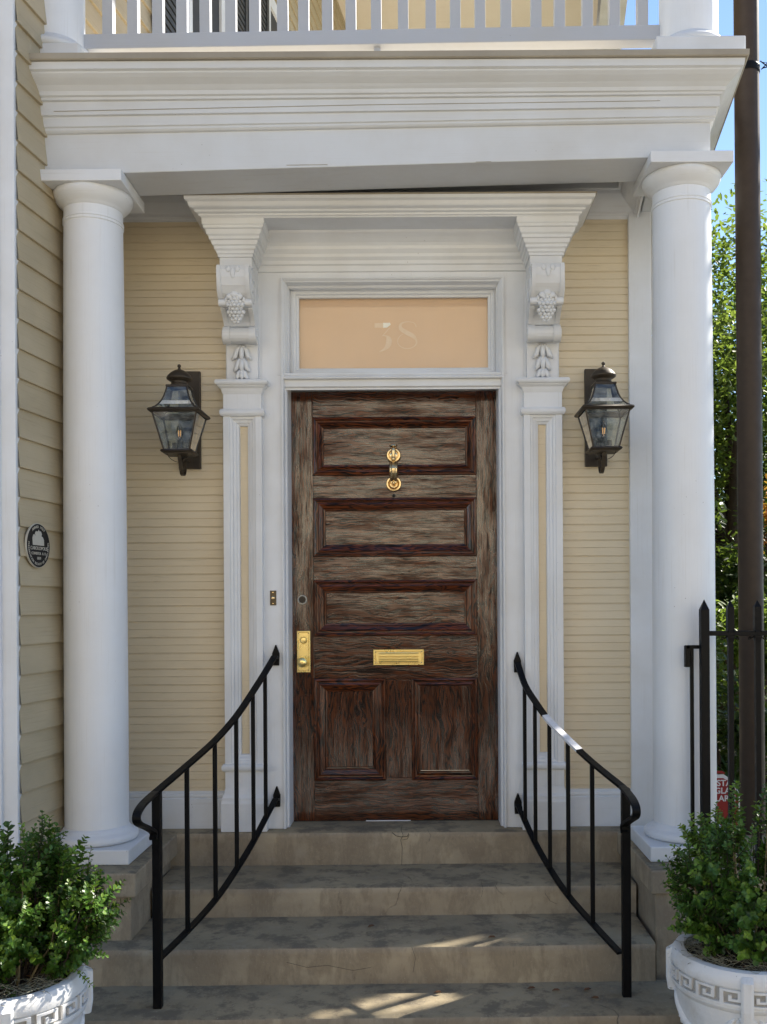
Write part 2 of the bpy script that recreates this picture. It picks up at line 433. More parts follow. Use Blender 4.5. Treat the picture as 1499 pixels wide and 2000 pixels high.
def copy_tree(o, parent=None):
    c = o.copy(); COL.objects.link(c)
    if parent is not None: c.parent = parent
    for ch in [x for x in COL.objects if x.parent == o]: copy_tree(ch, c)
    return c
def text_mesh(name, txt, size, mat, parent, mtx, ext=.0015, bold=0.0, align='CENTER'):
    cu = bpy.data.curves.new(name, 'FONT'); cu.body = txt; cu.size = size; cu.extrude = ext; cu.align_x = align; cu.align_y = 'CENTER'; cu.offset = bold
    cu.resolution_u = 4
    to = bpy.data.objects.new(name+'_tmp', cu); COL.objects.link(to)
    dg = bpy.context.evaluated_depsgraph_get(); me = bpy.data.meshes.new_from_object(to.evaluated_get(dg))
    me.transform(mtx); bpy.data.objects.remove(to)
    return me
def join_meshes(name, mes, mat, parent):
    vs = []; fs = []
    for me in mes:
        o = len(vs); vs += [tuple(v.co) for v in me.vertices]; fs += [tuple(i+o for i in p.vertices) for p in me.polygons]
    m = MB(); m.v = vs; m.f = fs
    return m.build(name, mat, parent)

def zE(v): return EYE+v      # relative-to-eye height -> absolute

# ================================================================== GROUND
def sheet(name, x0, x1, y0, y1, z, mat):
    o = MB().add([(x0, y0, z), (x1, y0, z), (x1, y1, z), (x0, y1, z)], [(0, 1, 2, 3)])
    m = MB(); m.add([(x0, y0, z), (x1, y0, z), (x1, y1, z), (x0, y1, z)], [(0, 1, 2, 3)])
    return tag(m.build(name, mat), kind='structure')
sheet('ground', -250, 250, -250, 250, -.03, EARTH)
pv = MB(); pv.box(-40, 40, -1.2, 4.12, -.14, 0); tag(pv.build('pavement', PAVE, bevel=.01), kind='structure')
sheet('street', -60, 60, -9.6, -1.2, -.02, ASPH)
pv = MB(); pv.box(-40, 40, -12.0, -9.6, -.14, .1); tag(pv.build('pavement', STUCCO, bevel=.01), kind='structure')

# ================================================================== STEPS
st = thing('stone_steps', 'worn concrete front steps stained brown and grey leading up to the wooden door', 'steps', (-.12, 3.6, 0))
XL, XR = -1.17, .93
def lip_box(m, x0, x1, y0, y1, z0, z1, sk=0):
    # a step with slight nosing and wavy worn edge
    n = 60; vs = []; prof = [(0.006, z0), (0.003, z1-.05), (0.0, z1-.03), (0.0005, z1-.012), (.004, z1-.004), (.012, z1)]
    rows = []
    for i in range(n+1):
        x = x0+(x1-x0)*i/n
        w = .004*noise.noise(Vector((x*5, y0*7, 0)))+.0025*noise.noise(Vector((x*19, y0*3, 4)))
        dz = sk*(x-x0)/(x1-x0)
        for o, z in prof: rows.append((x, y0+o+w, z+dz*(1 if z > z0 else 0)))
        rows.append((x, y1, z1+dz))
    k = len(prof)+1; fs = []
    for i in range(n):
        for j in range(k-1): fs.append((i*k+j, (i+1)*k+j, (i+1)*k+j+1, i*k+j+1))
    m.add(rows, fs)
    m.add([rows[j] for j in range(k)]+[(x0, y1, z0)], [tuple(range(k+1))])
    m.add([rows[n*k+j] for j in range(k)]+[(x1, y1, z0)], [tuple(range(k+1))])
for (x0, x1, y0, y1, z0, z1, sk) in ((XL-.5, XR+.35, 4.667, 4.93, .30, L0, 0), (XL-.02, XR+.02, 4.294, 4.67, .28, .427, .008),
                                (-1.9, .94, 3.906, 4.31, .10, .292, .018), (-2.0, 1.30, 3.592, 3.93, -.03, .146, .012)):
    m = MB(); lip_box(m, x0, x1, y0, y1, z0, z1, sk); m.build('step', CONC, st, smooth='auto')
# cracks cut as thin dark wandering grooves lying in the top riser
ck = MB()
def crack(m, pts, w, y=None):
    m = MB()
    for i in range(len(pts)-1):
        a = Vector(pts[i]); b = Vector(pts[i+1]); d = (b-a).normalized()
        up = Vector((0, -1, 0)) if abs(d.y) < .5 else Vector((0, 0, 1))
        m.tube([a, b], w*.6, 5)
    m.build('crack', DARK, st)
def P3(px, py, d, dy=0): return (PX(px, py, d), d+dy, PZ(px, py, d))
dk = 4.663
cr_pts = [P3(786, 1612, dk), P3(784, 1622, dk), P3(788, 1632, dk), P3(783, 1641, dk), P3(786, 1655, dk), P3(785, 1690, dk)]
crack(ck, cr_pts, .0016)
crack(ck, [P3(766, 1626, dk), P3(774, 1633, dk), P3(784, 1635, dk), P3(796, 1634, dk), P3(799, 1628, dk)], .0022)
crack(ck, [P3(786, 1641, dk), P3(796, 1639, dk), P3(800, 1630, dk)], .0015)
crack(ck, [P3(836, 1622, dk), P3(842, 1632, dk), P3(838, 1645, dk)], .001)
crack(ck, [P3(940, 1722, 4.29), P3(944, 1736, 4.29), P3(941, 1752, 4.29)], .001)
crack(ck, [P3(1065, 1745, 4.29), P3(1075, 1760, 4.29), P3(1088, 1766, 4.29)], .001)
crack(ck, [P3(805, 1850, 3.90), P3(812, 1872, 3.90), P3(807, 1900, 3.90)], .0012)
crack(ck, [P3(560, 1880, 3.90), P3(600, 1890, 3.90), P3(640, 1886, 3.90), P3(690, 1896, 3.90), P3(725, 1890, 3.90)], .001)

# low walls either side of the steps carrying the columns
for sgn, x0, x1, lab in ((-1, -2.0, XL, 'concrete low wall carrying the left porch column, cap stained at its front edge'),
                         (1, XR+.012, 1.62, 'concrete low wall carrying the right porch column behind the potted shrub')):
    r = thing('low_wall', lab, 'low wall', ((x0+x1)/2, 4.3, 0), 'low walls flanking the steps')
    m = MB(); m.box(x0, x1, 3.985, 4.69, L0-.105, L0-.003); m.build('cap', CONC, r, bevel=.008)
    m = MB()
    if sgn < 0: m.box(x0, x1-.03, 4.02, 4.66, .05, L0-.103)
    else:
        m.box(x0+.02, x0+.115, 4.0, 4.66, .02, L0-.103)
    m.build('pier', CONC, r, bevel=.006)
    if sgn > 0:
        m = MB(); m.box(x0+.11, x1, 4.035, 4.66, -.02, L0-.103); m.build('wall', STUCCO, r, bevel=.006)
m = MB(); m.box(-2.0, 1.10, 4.72, 20, -.02, .55); tag(m.build('porch_foundation', STUCCO), 'stucco foundation running back beneath the porch wall', 'foundation')

# ================================================================== DOOR
DC = (PX(773, 1180, 4.9))
dx0, dx1 = PX(568, 1180, 4.9), PX(977, 1180, 4.9)
dz0, dz1 = zE(-1.089), zE(1.073)
YD = 4.90
def dX(px, y=YD): return PX(px, 1180, y)
def dZ(py, y=YD): return zE((1180-py)/F*y)
door = thing('front_door', 'dark varnished wooden front door with five panels and polished brass fittings', 'door', (DC, YD, dz0))
def dpiece(name, x0, x1, y0, y1, z0, z1, mat, bev=.0015):
    return MB().box(x0, x1, y0, y1, z0, z1).build(name, mat, door, bevel=bev)
sl, sr = dX(613), dX(932)
dpiece('stile', dx0, sl-.0005, YD, YD+.04, dz0, dz1, WOOD_V)
dpiece('stile', sr+.0005, dx1, YD, YD+.04, dz0, dz1, WOOD_V)
panels = [((611, 933, 814, 928), (634, 908, 838, 906), 'h'), ((613, 934, 972, 1087), (637, 911, 995, 1066), 'h'),
          ((616, 935, 1132, 1242), (638, 914, 1153, 1226), 'h'),
          ((620, 753, 1324, 1524), (639, 736, 1343, 1502), 'v'), ((803, 936, 1324, 1524), (820, 917, 1343, 1502), 'v')]
rails = [(765, 814+6), (928-6, 972+6), (1087-6, 1132+6), (1242-6, 1324+6), (1524-6, 1603)]
for a, b in rails:
    z1 = dz1 if a == 765 else dZ(a); z0 = dz0 if b == 1603 else dZ(b)
    dpiece('rail', sl+.0005, sr-.0005, YD+.0008, YD+.039, z0, z1, WOOD_H)
dpiece('mullion', dX(753-6), dX(803+6), YD+.0008, YD+.039, dZ(1519), dZ(1329), WOOD_V)
for (x0, x1, y0, y1), (ix0, ix1, iy0, iy1), o in panels:
    if x0 < 700: x0 = 612.5
    if x1 > 900: x1 = 932.5
    dpiece('panel', dX(ix0-4), dX(ix1+4), YD+.014, YD+.03, dZ(iy1+4), dZ(iy0-4), WOOD_H if o == 'h' else WOOD_V, .001)
    k = (dX(ix0)-dX(x0))
    pr = [(0, YD+.004), (0, YD-.006), (.003, YD-.012), (.010, YD-.014), (.016, YD-.010), (.018, YD-.004), (.024, YD-.003), (.032, YD-.006), (k-.014, YD+.002), (k-.010, YD+.008), (k-.002, YD+.010), (k, YD+.014), (k+.001, YD+.02)]
    MB().frame(dX(x0), dX(x1), dZ(y1), dZ(y0), pr, sides=(0, 2)).build('moulding', WOOD_M, door)
    MB().frame(dX(x0), dX(x1), dZ(y1), dZ(y0), pr, sides=(1, 3)).build('moulding', WOOD_MV, door)
# brass door plate
pl = MB(); pl.frame(dX(580), dX(606), dZ(1312), dZ(1231), [(0, YD+.002), (0, YD-.004), (.002, YD-.0055), (.006, YD-.0055), (.009, YD-.003), (.011, YD-.003)], True)
plate = pl.build('door_plate', BRASS, door)
kb = MB(); kx, kz = dX(592), dZ(1291)
kb.lathe(kx, 0, [(.020, YD-.003), (.021, YD-.007), (.012, YD-.010), (.011, YD-.026), (.020, YD-.034), (.026, YD-.046), (.024, YD-.060), (.015, YD-.068), (.004, YD-.070)], 28, 'y', kz)
kb.build('door_knob', BRASS, plate, smooth='auto')
kb = MB(); kb.lathe(dX(593), 0, [(.017, YD-.003), (.018, YD-.008), (.015, YD-.011), (.013, YD-.009), (.003, YD-.010)], 24, 'y', dZ(1249)); kb.build('lock_cylinder', BRASS, plate, smooth='auto')
for sx in (583.5, 602.5):
    for sz in (1235.5, 1307):
        kb = MB(); kb.lathe(dX(sx), 0, [(.003, YD-.003), (.003, YD-.0068), (.001, YD-.0078)], 10, 'y', dZ(sz)); kb.build('screw', OLDBRASS, plate)
# deadbolt
kb = MB(); kb.lathe(dX(591), 0, [(.0235, YD+.001), (.0235, YD-.004), (.020, YD-.006), (.018, YD-.004)], 32, 'y', dZ(1170)); db = kb.build('deadbolt', PEWTER, door, smooth='auto')
kb = MB(); kb.lathe(dX(591), 0, [(.018, YD-.003), (.016, YD-.006), (.004, YD-.0065)], 28, 'y', dZ(1170)); kb.box(dX(591)-.001, dX(591)+.001, YD-.0075, YD-.006, dZ(1170)-.007, dZ(1170)+.007)
kb.build('lock_cylinder', BRONZE, db, smooth='auto')
# mail slot
ms = MB(); ms.frame(dX(729), dX(828), dZ(1299), dZ(1268), [(0, YD+.002), (0, YD-.005), (.002, YD-.007), (.009, YD-.007), (.012, YD-.004)], True)
slot = ms.build('mail_slot', BRASS, door)
fl = MB(); x0, x1, z0, z1 = dX(740), dX(817), dZ(1293.5), dZ(1273.5); h = z1-z0
prof = [(-.004, z0), (-.010, z0+h*.02), (-.012, z0+h*.16), (-.008, z0+h*.22), (-.010, z0+h*.3), (-.0105, z0+h*.48), (-.007, z0+h*.54), (-.009, z0+h*.6), (-.009, z0+h*.78), (-.006, z0+h*.84), (-.008, z0+h*.9), (-.006, z1), (-.003, z1)]
fl.prism([(YD+y, z) for y, z in prof], x0, x1, 'yz'); fl.build('flap', BRASS, slot, bevel=.0006)
for sx in (734, 823):
    for sz in (1273, 1294):
        fl = MB(); fl.lathe(dX(sx), 0, [(.0026, YD-.006), (.0026, YD-.0085), (.001, YD-.0092)], 10, 'y', dZ(sz)); fl.build('screw', OLDBRASS, slot)
# knocker
kx = dX(771); kn = MB()
kn.lathe(kx, 0, [(.036, YD-.001), (.037, YD-.006), (.033, YD-.013), (.026, YD-.014), (.022, YD-.008), (.018, YD-.010), (.010, YD-.014), (.002, YD-.015)], 36, 'y', dZ(889))
knk = kn.build('door_knocker', OLDBRASS, door, smooth='auto')
kn = MB(); zc = dZ(888)
kn.lathe(kx, YD-.036, [(.006, zc-.022), (.010, zc-.014), (.009, zc-.004), (.012, zc+.008), (.010, zc+.022), (.008, zc+.028), (.015, zc+.034), (.021, zc+.038), (.020, zc+.043), (.010, zc+.048), (.002, zc+.049)], 24)
kn.ball((kx, YD-.034, zc-.026), .011); kn.lathe(kx, 0, [(.009, YD-.01), (.008, YD-.034)], 14, 'y', zc)
kn.build('hinge_post', OLDBRASS, knk, smooth='auto')
kn = MB(); ztop, zbot = dZ(903), dZ(944)
rows = []
for i in range(15):
    t = i/14; z = ztop+(zbot-ztop)*t; y = YD-.030-.030*math.sin(math.pi*min(1, t*1.1))**.8+(.012*t)
    r = .0215*(.82+.18*math.sin(math.pi*min(1, t*.95+.12)))
    rows.append((r, y, z))
vs = []; fs = []; n = 20
for r, y, z in rows:
    for k in range(n):
        a = 2*math.pi*k/n; rr = r*(1-.10*(k % 2)); vs.append((kx+rr*math.cos(a), y+rr*.7*math.sin(a), z))
for i in range(14):
    for k in range(n): fs.append((i*n+k, i*n+(k+1) % n, (i+1)*n+(k+1) % n, (i+1)*n+k))
fs += [tuple(range(n)), tuple(14*n+k for k in range(n))]
kn.add(vs, fs); kn.ball((kx, YD-.026, zbot-.001), .009); kn.build('hammer', OLDBRASS, knk)
kn = MB(); kn.lathe(kx, 0, [(.036, YD-.001), (.039, YD-.008), (.036, YD-.014), (.029, YD-.015), (.023, YD-.010), (.020, YD-.003), (.014, YD-.002), (.002, YD-.002)], 36, 'y', dZ(945)); kn.build('strike_plate', OLDBRASS, knk, smooth='auto')
kn = MB(); kn.lathe(kx, 0, [(.0085, YD+.001), (.0085, YD-.003), (.006, YD-.004), (.005, YD-.001), (.0025, YD-.003), (.001, YD-.003)], 20, 'y', dZ(968)); kn.build('peephole', RUBBER, door, smooth='auto')
MB().box(dx0, dx1, YD+.005, YD+.045, dz0-.004, dz0+.012).build('bottom_seal', RUBBER, door)
MB().box(dX(713), dX(800), YD-.004, YD+.002, dz0-.003, dz0+.001).build('weather_strip', WSTRIP_SUN, door)

# ================================================================== DOOR SURROUND
YC = 4.74; YW = 4.775
CX = -.125; HB = .727
ox0, ox1 = PX(556, 1180, YC)-.002, PX(984, 1180, YC)+.002
otop = zE(1.584)
sur = thing('door_surround', 'white carved door surround with pilasters, scroll brackets and moulded hood over the door', 'door surround', (CX, YC, L0))
m = MB()
xo = CX-HB-.085; xi = CX+HB+.085
m.box(CX-HB+.088, ox0, YC, YD+.03, L0+.002, zE(1.80)); m.box(ox1, CX+HB-.088, YC, YD+.03, L0+.002, zE(1.80)); m.box(xo, CX-HB+.0878, YC+.0, YC+.04, zE(1.08), zE(1.80)); m.box(CX+HB-.0878, xi, YC+.0, YC+.04, zE(1.08), zE(1.80)); m.box(xo-.005, xo+.2, YW-.003, YW+.03, L0+.002, zE(1.1)); m.box(xi-.2, xi+.005, YW-.003, YW+.03, L0+.002, zE(1.1)); m.box(ox0, ox1, YC, YD+.03, otop, zE(1.80))
m.build('casing', WHITE_V, sur, bevel=.001)
m = MB()
for a, b in ((ox0-.001, 1), (ox1+.001, -1)):
    m.sweep([(a, YC-.0) if b > 0 else (a, YD+.02), (a, YD+.02) if b > 0 else (a, YC)], [(0, L0+.003), (.0, otop)], cap=False) if False else None
for x, s_ in ((ox0, 1), (ox1, -1)):
    pts = [(0, YC-.012), (.012, YC-.014), (.020, YC-.006), (.022, YC+.02), (.034, YC+.022), (.040, YC+.03), (.041, YD+.01), (0, YD+.01)]
    pts = [(x+s_*(u-.010)*.62, v) for u, v in pts]
    m.prism(pts, L0+.003, otop, 'xy')
m.build('door_stop', WHITE_V, sur, bevel=.001)
# small architrave round transom
m = MB(); pr = [(0, YC+.001), (0, YC-.012), (.006, YC-.014), (.012, YC-.008), (.013, YC+.0), (.02, YC+.004), (.022, YC+.05), (.032, YC+.055), (.034, YC+.08)]
m.frame(ox0-.008, ox1+.008, zE(1.10), otop+.010, pr); m.build('transom_architrave', WHITE, sur)
m = MB(); m.sweep([(ox0-.004, YD), (ox0-.004, YC+.02), (ox1+.004, YC+.02), (ox1+.004, YD)], [(0, zE(1.052)), (.0, zE(1.060)), (.012, zE(1.066)), (.014, zE(1.112)), (.022, zE(1.120)), (.020, zE(1.130)), (-.04, zE(1.138))])
m.sweep([(ox0+.02, YC+.09), (ox1-.02, YC+.09)], [(0, zE(1.138)), (.0, zE(1.02)), (-.05, zE(1.02)), (-.05, zE(1.138))]) if False else None
m.box(ox0+.006, ox1-.006, YC+.03, YD+.03, zE(1.078), zE(1.137)); m.build('transom_bar', WHITE, sur, bevel=.001)
# transom window
YT = 4.86
gx0, gx1, gz0, gz1 = -.595, .351, zE(1.179), zE(1.533)
tw = MB(); a = gx0-ox0
tw.frame(gx0-.045, gx1+.045, gz0-.045, gz1+.045, [(0, YT+.02), (0, YT-.03), (.018, YT-.032), (.022, YT-.024), (.032, YT-.022), (.036, YT-.010), (.045, YT-.006), (.046, YT+.012)])
trw = tw.build('transom_window', WHITE, sur)
MB().box(gx0-.01, gx1+.01, YT+.022, YT+.026, gz0-.01, gz1+.01).build('roller_blind', SHADE, trw)
m = MB(); m.add([(gx0-.006, YT+.002, gz0-.006), (gx1+.006, YT+.002, gz0-.006), (gx1+.006, YT+.002, gz1+.006), (gx0-.006, YT+.002, gz1+.006)], [(0, 1, 2, 3)]); m.build('pane', GLASS, trw)
# numerals 38, faded, on the inside of the pane (coordinates read off the sign itself, 1 unit = 1 px of the zoomed photo)
def nX(u): return PX(540+u/3.2587, 650, YT)
def nZ(v): return PZ(770, 520+v/3.2587, YT)
def stroke(m, pts, y):
    # pts (u, v, w) centreline with width
    L = []; Rr = []
    for i, (u, v, w) in enumerate(pts):
        a = pts[max(i-1, 0)]; b = pts[min(i+1, len(pts)-1)]
        d = Vector((b[0]-a[0], b[1]-a[1])); d.normalize(); n = Vector((-d.y, d.x))
        L.append((u+n.x*w/2, v+n.y*w/2)); Rr.append((u-n.x*w/2, v-n.y*w/2))
    for i in range(len(pts)-1):
        q = [L[i], L[i+1], Rr[i+1], Rr[i]]
        m.add([(nX(u), y, nZ(v)) for u, v in q], [(0, 1, 2, 3)])
def smooth_pts(p, k=5):
    out = []
    for i in range(len(p)-1):
        p0 = p[max(i-1, 0)]; p1 = p[i]; p2 = p[i+1]; p3 = p[min(i+2, len(p)-1)]
        for j in range(k):
            t = j/k
            out.append(tuple(.5*((2*b)+(-a+c)*t+(2*a-5*b+4*c-d)*t*t+(-a+3*b-3*c+d)*t*t*t) for a, b, c, d in zip(p0, p1, p2, p3)))
    out.append(p[-1]); return out
m = MB(); yN = YT+.0195
stroke(m, [(625, 368, 28), (682, 368, 30)], yN)
stroke(m, [(722, 382, 5), (700, 408, 5), (676, 434, 4)], yN)
stroke(m, smooth_pts([(676, 434, 4), (700, 437, 10), (716, 458, 34), (712, 492, 34), (690, 518, 18), (655, 537, 3)]), yN)
stroke(m, smooth_pts([(892, 380, 6), (878, 354, 4), (836, 346, 4), (796, 358, 12), (792, 388, 24), (830, 415, 28), (868, 436, 26), (890, 462, 12), (890, 490, 8), (862, 512, 5), (820, 516, 5), (785, 500, 6), (771, 470, 5), (785, 440, 4), (805, 425, 3)]), yN)
m.build('numeral', NUMERAL, trw)
m = MB(); stroke(m, [(680, 368, 32), (700, 368, 32), (726, 358, 14)], yN-.001); m.build('numeral_highlight', NUMERAL2, trw)
MB().box(ox0, ox1, YT+.028, YT+.034, zE(1.1), otop+.02).build('backing', WHITE, trw)

# pilasters
ZC = lambda v: zE(v)
def u_path(x0, x1, yf, yb=4.79): return [(x0, yb), (x0, yf), (x1, yf), (x1, yb)]
for sg in (-1, 1):
    cx = CX+sg*HB
    m = MB()
    m.frame(cx-.093, cx+.093, zE(-.80), zE(.945), [(0, 4.79), (0, 4.70), (.031, 4.70), (.033, 4.706), (.044, 4.709), (.047, 4.717), (.060, 4.722), (.062, 4.727), (.072, 4.733), (.075, 4.75)])
    m.box(cx-.0925, cx+.0925, 4.7005, 4.79, zE(-.92), zE(-.765)); m.box(cx-.0925, cx+.0925, 4.7005, 4.79, zE(.94), zE(1.05))
    pil = m.build('pilaster', WHITE_V, sur, bevel=.0012)
    MB().box(cx-.020, cx+.020, 4.7485, 4.752, zE(-.73), zE(.875)).build('panel', BEAD, pil)
    m = MB(); m.sweep(u_path(cx-.093, cx+.093, 4.70), [(0, zE(1.02)), (.004, zE(1.030)), (.006, zE(1.036)), (.009, zE(1.046)), (.020, zE(1.055)), (.023, zE(1.060)), (.030, zE(1.063)), (.034, zE(1.070)), (.034, zE(1.078)), (.030, zE(1.086)), (0, zE(1.090))]); m.build('capital', WHITE, pil)
    m = MB()
    for z in (.931, -.786):
        m.sweep(u_path(cx-.093, cx+.093, 4.70), [(0, zE(z-.018)), (.009, zE(z-.016)), (.015, zE(z-.006)), (.015, zE(z+.006)), (.009, zE(z+.016)), (0, zE(z+.018))])
    m.build('bead', WHITE, pil)
    m = MB(); m.sweep(u_path(cx-.093, cx+.093, 4.70), [(0, L0+.001), (.018, L0+.001), (.018, zE(-.957)), (.016, zE(-.950)), (.014, zE(-.945)), (.013, zE(-.93)), (.006, zE(-.915)), (.002, zE(-.895)), (0, zE(-.885))]); m.box(cx-.108, cx+.108, 4.684, 4.7, L0+.0015, zE(-.96)); m.build('base', WHITE, pil, bevel=.001)

# console brackets
def console(cx, sg):
    root = None
    prof = [(4.76, zE(1.088)), (4.712, zE(1.088)), (4.708, zE(1.26))]
    c_y, c_z, rr = 4.66, zE(1.294), .036
    for k in range(9):
        a = R(-100-k*22); prof.append((c_y+rr*math.cos(a)*1.0, c_z+rr*math.sin(a)))
    prof += [(4.652, zE(1.334)), (4.640, zE(1.350)), (4.615, zE(1.372)), (4.585, zE(1.388)), (4.565, zE(1.396)), (4.545, zE(1.397)), (4.532, zE(1.405)), (4.532, zE(1.425)), (4.540, zE(1.431)),
             (4.515, zE(1.450)), (4.492, zE(1.480)), (4.480, zE(1.515)), (4.478, zE(1.550)), (4.484, zE(1.568)), (4.500, zE(1.574)), (4.56, zE(1.574)), (4.76, zE(1.574))]
    m = MB(); m.prism(prof, cx-.0755, cx+.0755, 'yz')
    body = m.build('console_bracket', WHITE, sur, bevel=.0015)
    # raised side fillets and scroll ribs
    m = MB()
    for s_ in (-1, 1):
        for (a, b) in ((4.4715, 1.55), ):
            pass
        pts = [(cx+s_*.064, 4.652, zE(1.340)), (cx+s_*.064, 4.632, zE(1.358)), (cx+s_*.064, 4.603, zE(1.379)), (cx+s_*.064, 4.567, zE(1.396))]
        m.tube(pts, None, w=.022, t=.012, up=Vector((0, 1, 0)))
        pts = [(cx+s_*.066, 4.534, zE(1.432)), (cx+s_*.066, 4.511, zE(1.450)), (cx+s_*.066, 4.489, zE(1.480)), (cx+s_*.066, 4.4775, zE(1.515)), (cx+s_*.066, 4.4755, zE(1.550)), (cx+s_*.066, 4.482, zE(1.569))]
        m.tube(pts, None, w=.018, t=.006, up=Vector((0, 1, 0)))
        # roll ends
        m.lathe(0, 4.66, [(.041, cx+s_*.045), (.041, cx+s_*.078)], 20, 'x', zE(1.294))
        m.lathe(0, 4.545, [(.016, cx+s_*.045), (.016, cx+s_*.078)], 16, 'x', zE(1.413))
        # side volute spiral
        sp = []
        for k in range(26):
            t = k/25; a = R(90+t*560); r = .085*(1-t)+.012
            sp.append((cx+s_*.0765, 4.585+r*math.cos(a)*.9, zE(1.49)+r*math.sin(a)*.95))
        m.tube(sp, .0055, 6)
        sp = []
        for k in range(16):
            t = k/15; a = R(-60-t*420); r = .036*(1-t)+.006
            sp.append((cx+s_*.0785, 4.66+r*math.cos(a), zE(1.294)+r*math.sin(a)))
        m.tube(sp, .004, 6)
    m.build('scroll', WHITE, body, smooth='auto')
    # grape cluster
    m = MB(); rnd = random.Random(3)
    rowsg = [(1.430, 3, .0), (1.415, 4, .0), (1.400, 5, .0), (1.386, 4, .0), (1.372, 5, 0), (1.358, 4, 0), (1.345, 3, 0), (1.334, 2, 0)]
    for z, n_, _ in rowsg:
        for k in range(n_):
            u = (k-(n_-1)/2)
            yy = 4.522+max(0, (1.40-z))*.62+abs(u)*.006
            m.ball((cx+u*.0165+rnd.uniform(-.001, .001), yy, zE(z)), .0112, n=10, m=8)
            if abs(u) < 1.2: m.ball((cx+u*.016, yy-.007, zE(z-.006)), .0098, n=10, m=8)
    gc = m.build('grape_cluster', WHITE, body, smooth=True)
    m = MB()
    for s_ in (-1, 0, 1):
        m.ball((cx+s_*.021, 4.512+abs(s_)*.006, zE(1.443-abs(s_)*.008)), .018, 1, .45, .8, 12, 8)
        m.ball((cx+s_*.040, 4.530, zE(1.425)), .012, .7, .5, 1.1, 10, 7)
    # leaf at the head
    for s_ in (-1, 0, 1):
        m.ball((cx+s_*.021, 4.478, zE(1.556-(.006 if s_ else .022))), .015, .8, .35, 1.35 if not s_ else 1.0, 12, 8)
    m.ball((cx, 4.478, zE(1.518)), .009, .9, .4, 1.2)
    m.build('carved_leaf', WHITE, body, smooth=True)
    # bell-flower drop on the lower panel
    m = MB()
    for z, w, h in ((1.218, .042, .078), (1.160, .034, .074), (1.113, .028, .050)):
        pz = zE(z)
        for s_ in (-1, 1):
            pts = [(cx+s_*.006, 4.700, pz+h*.45), (cx+s_*w*.55, 4.697, pz+h*.15), (cx+s_*w*.72, 4.693, pz-h*.22), (cx+s_*w*1.15, 4.700, pz-h*.42)]
            m.tube(pts, [.007, .0115, .011, .006], 8)
        m.tube([(cx, 4.702, pz+h*.48), (cx, 4.692, pz+h*.1), (cx, 4.690, pz-h*.2), (cx, 4.701, pz-h*.55)], [.007, .0125, .012, .004], 8)
    m.build('carved_bellflower', WHITE, body, smooth=True)
for sg in (-1, 1): console(CX+sg*HB, sg)

# hood
nk = .0745; yn = 4.555
low = [(0, 1.572), (0, 1.628), (.007, 1.630), (.007, 1.641), (.012, 1.645), (.014, 1.657), (.022, 1.664), (.023, 1.676), (.030, 1.681), (.034, 1.698), (.042, 1.702), (.043, 1.715), (.050, 1.722), (.056, 1.742), (.063, 1.746), (.064, 1.757), (.068, 1.762), (.069, 1.786)]
m = MB()
for sg in (-1, 1):
    cx = CX+sg*HB
    m.sweep(u_path(cx-nk, cx+nk, yn, 4.80), [(o, zE(z)) for o, z in low])
m.build('bracket_head', WHITE, sur)
up = [(0, 1.786), (.070, 1.786), (.074, 1.792), (.080, 1.794), (.082, 1.802), (.094, 1.807), (.098, 1.815), (.114, 1.822), (.118, 1.828), (.122, 1.842), (.134, 1.850), (.136, 1.864), (0, 1.864)]
m = MB(); X0, X1 = CX-HB-nk, CX+HB+nk
m.sweep(u_path(X0, X1, yn, 4.80), [(o, zE(z)) for o, z in up]); m.box(X0, X1, yn, 4.80, zE(1.786), zE(1.864))
m.build('hood', WHITE, sur)
m = MB(); m.box(X0-.140, X1+.142, yn-.138, 4.80, zE(1.8645), zE(1.871)); m.build('hood_lid', TAN, sur)
m = MB(); m.sweep([(CX-HB+nk, YC), (CX+HB-nk, YC)], [(0, zE(1.618)), (.010, zE(1.622)), (.012, zE(1.648)), (.020, zE(1.654)), (.022, zE(1.670)), (.034, zE(1.684)), (.036, zE(1.698)), (.050, zE(1.716)), (.053, zE(1.730)), (.062, zE(1.742)), (.085, zE(1.762)), (.105, zE(1.776)), (.11, zE(1.787)), (0, zE(1.787))]); m.build('cornice', WHITE, sur)

# doorbell (a thing of its own screwed to the casing)
db = thing('doorbell', 'small tarnished brass doorbell plate on the white casing left of the door', 'doorbell', (PX(534, 1168, YC), YC, PZ(534, 1168, YC)))
bx, bz = db.location.x, db.location.z
MB().box(bx-.015, bx+.015, YC-.005, YC+.0, bz-.036, bz+.036).build('plate', m_metal('tarnished_brass', (.12, .09, .05), .4, .1, .6), db, bevel=.0015)
m = MB(); m.lathe(bx, 0, [(.008, YC-.004), (.008, YC-.007), (.005, YC-.009)], 20, 'y', bz); m.build('button', OLDBRASS, db, smooth='auto')
for dz_ in (.027, -.027):
    m = MB(); m.lathe(bx, 0, [(.0025, YC-.004), (.0025, YC-.0065)], 10, 'y', bz+dz_); m.build('screw', OLDBRASS, db)

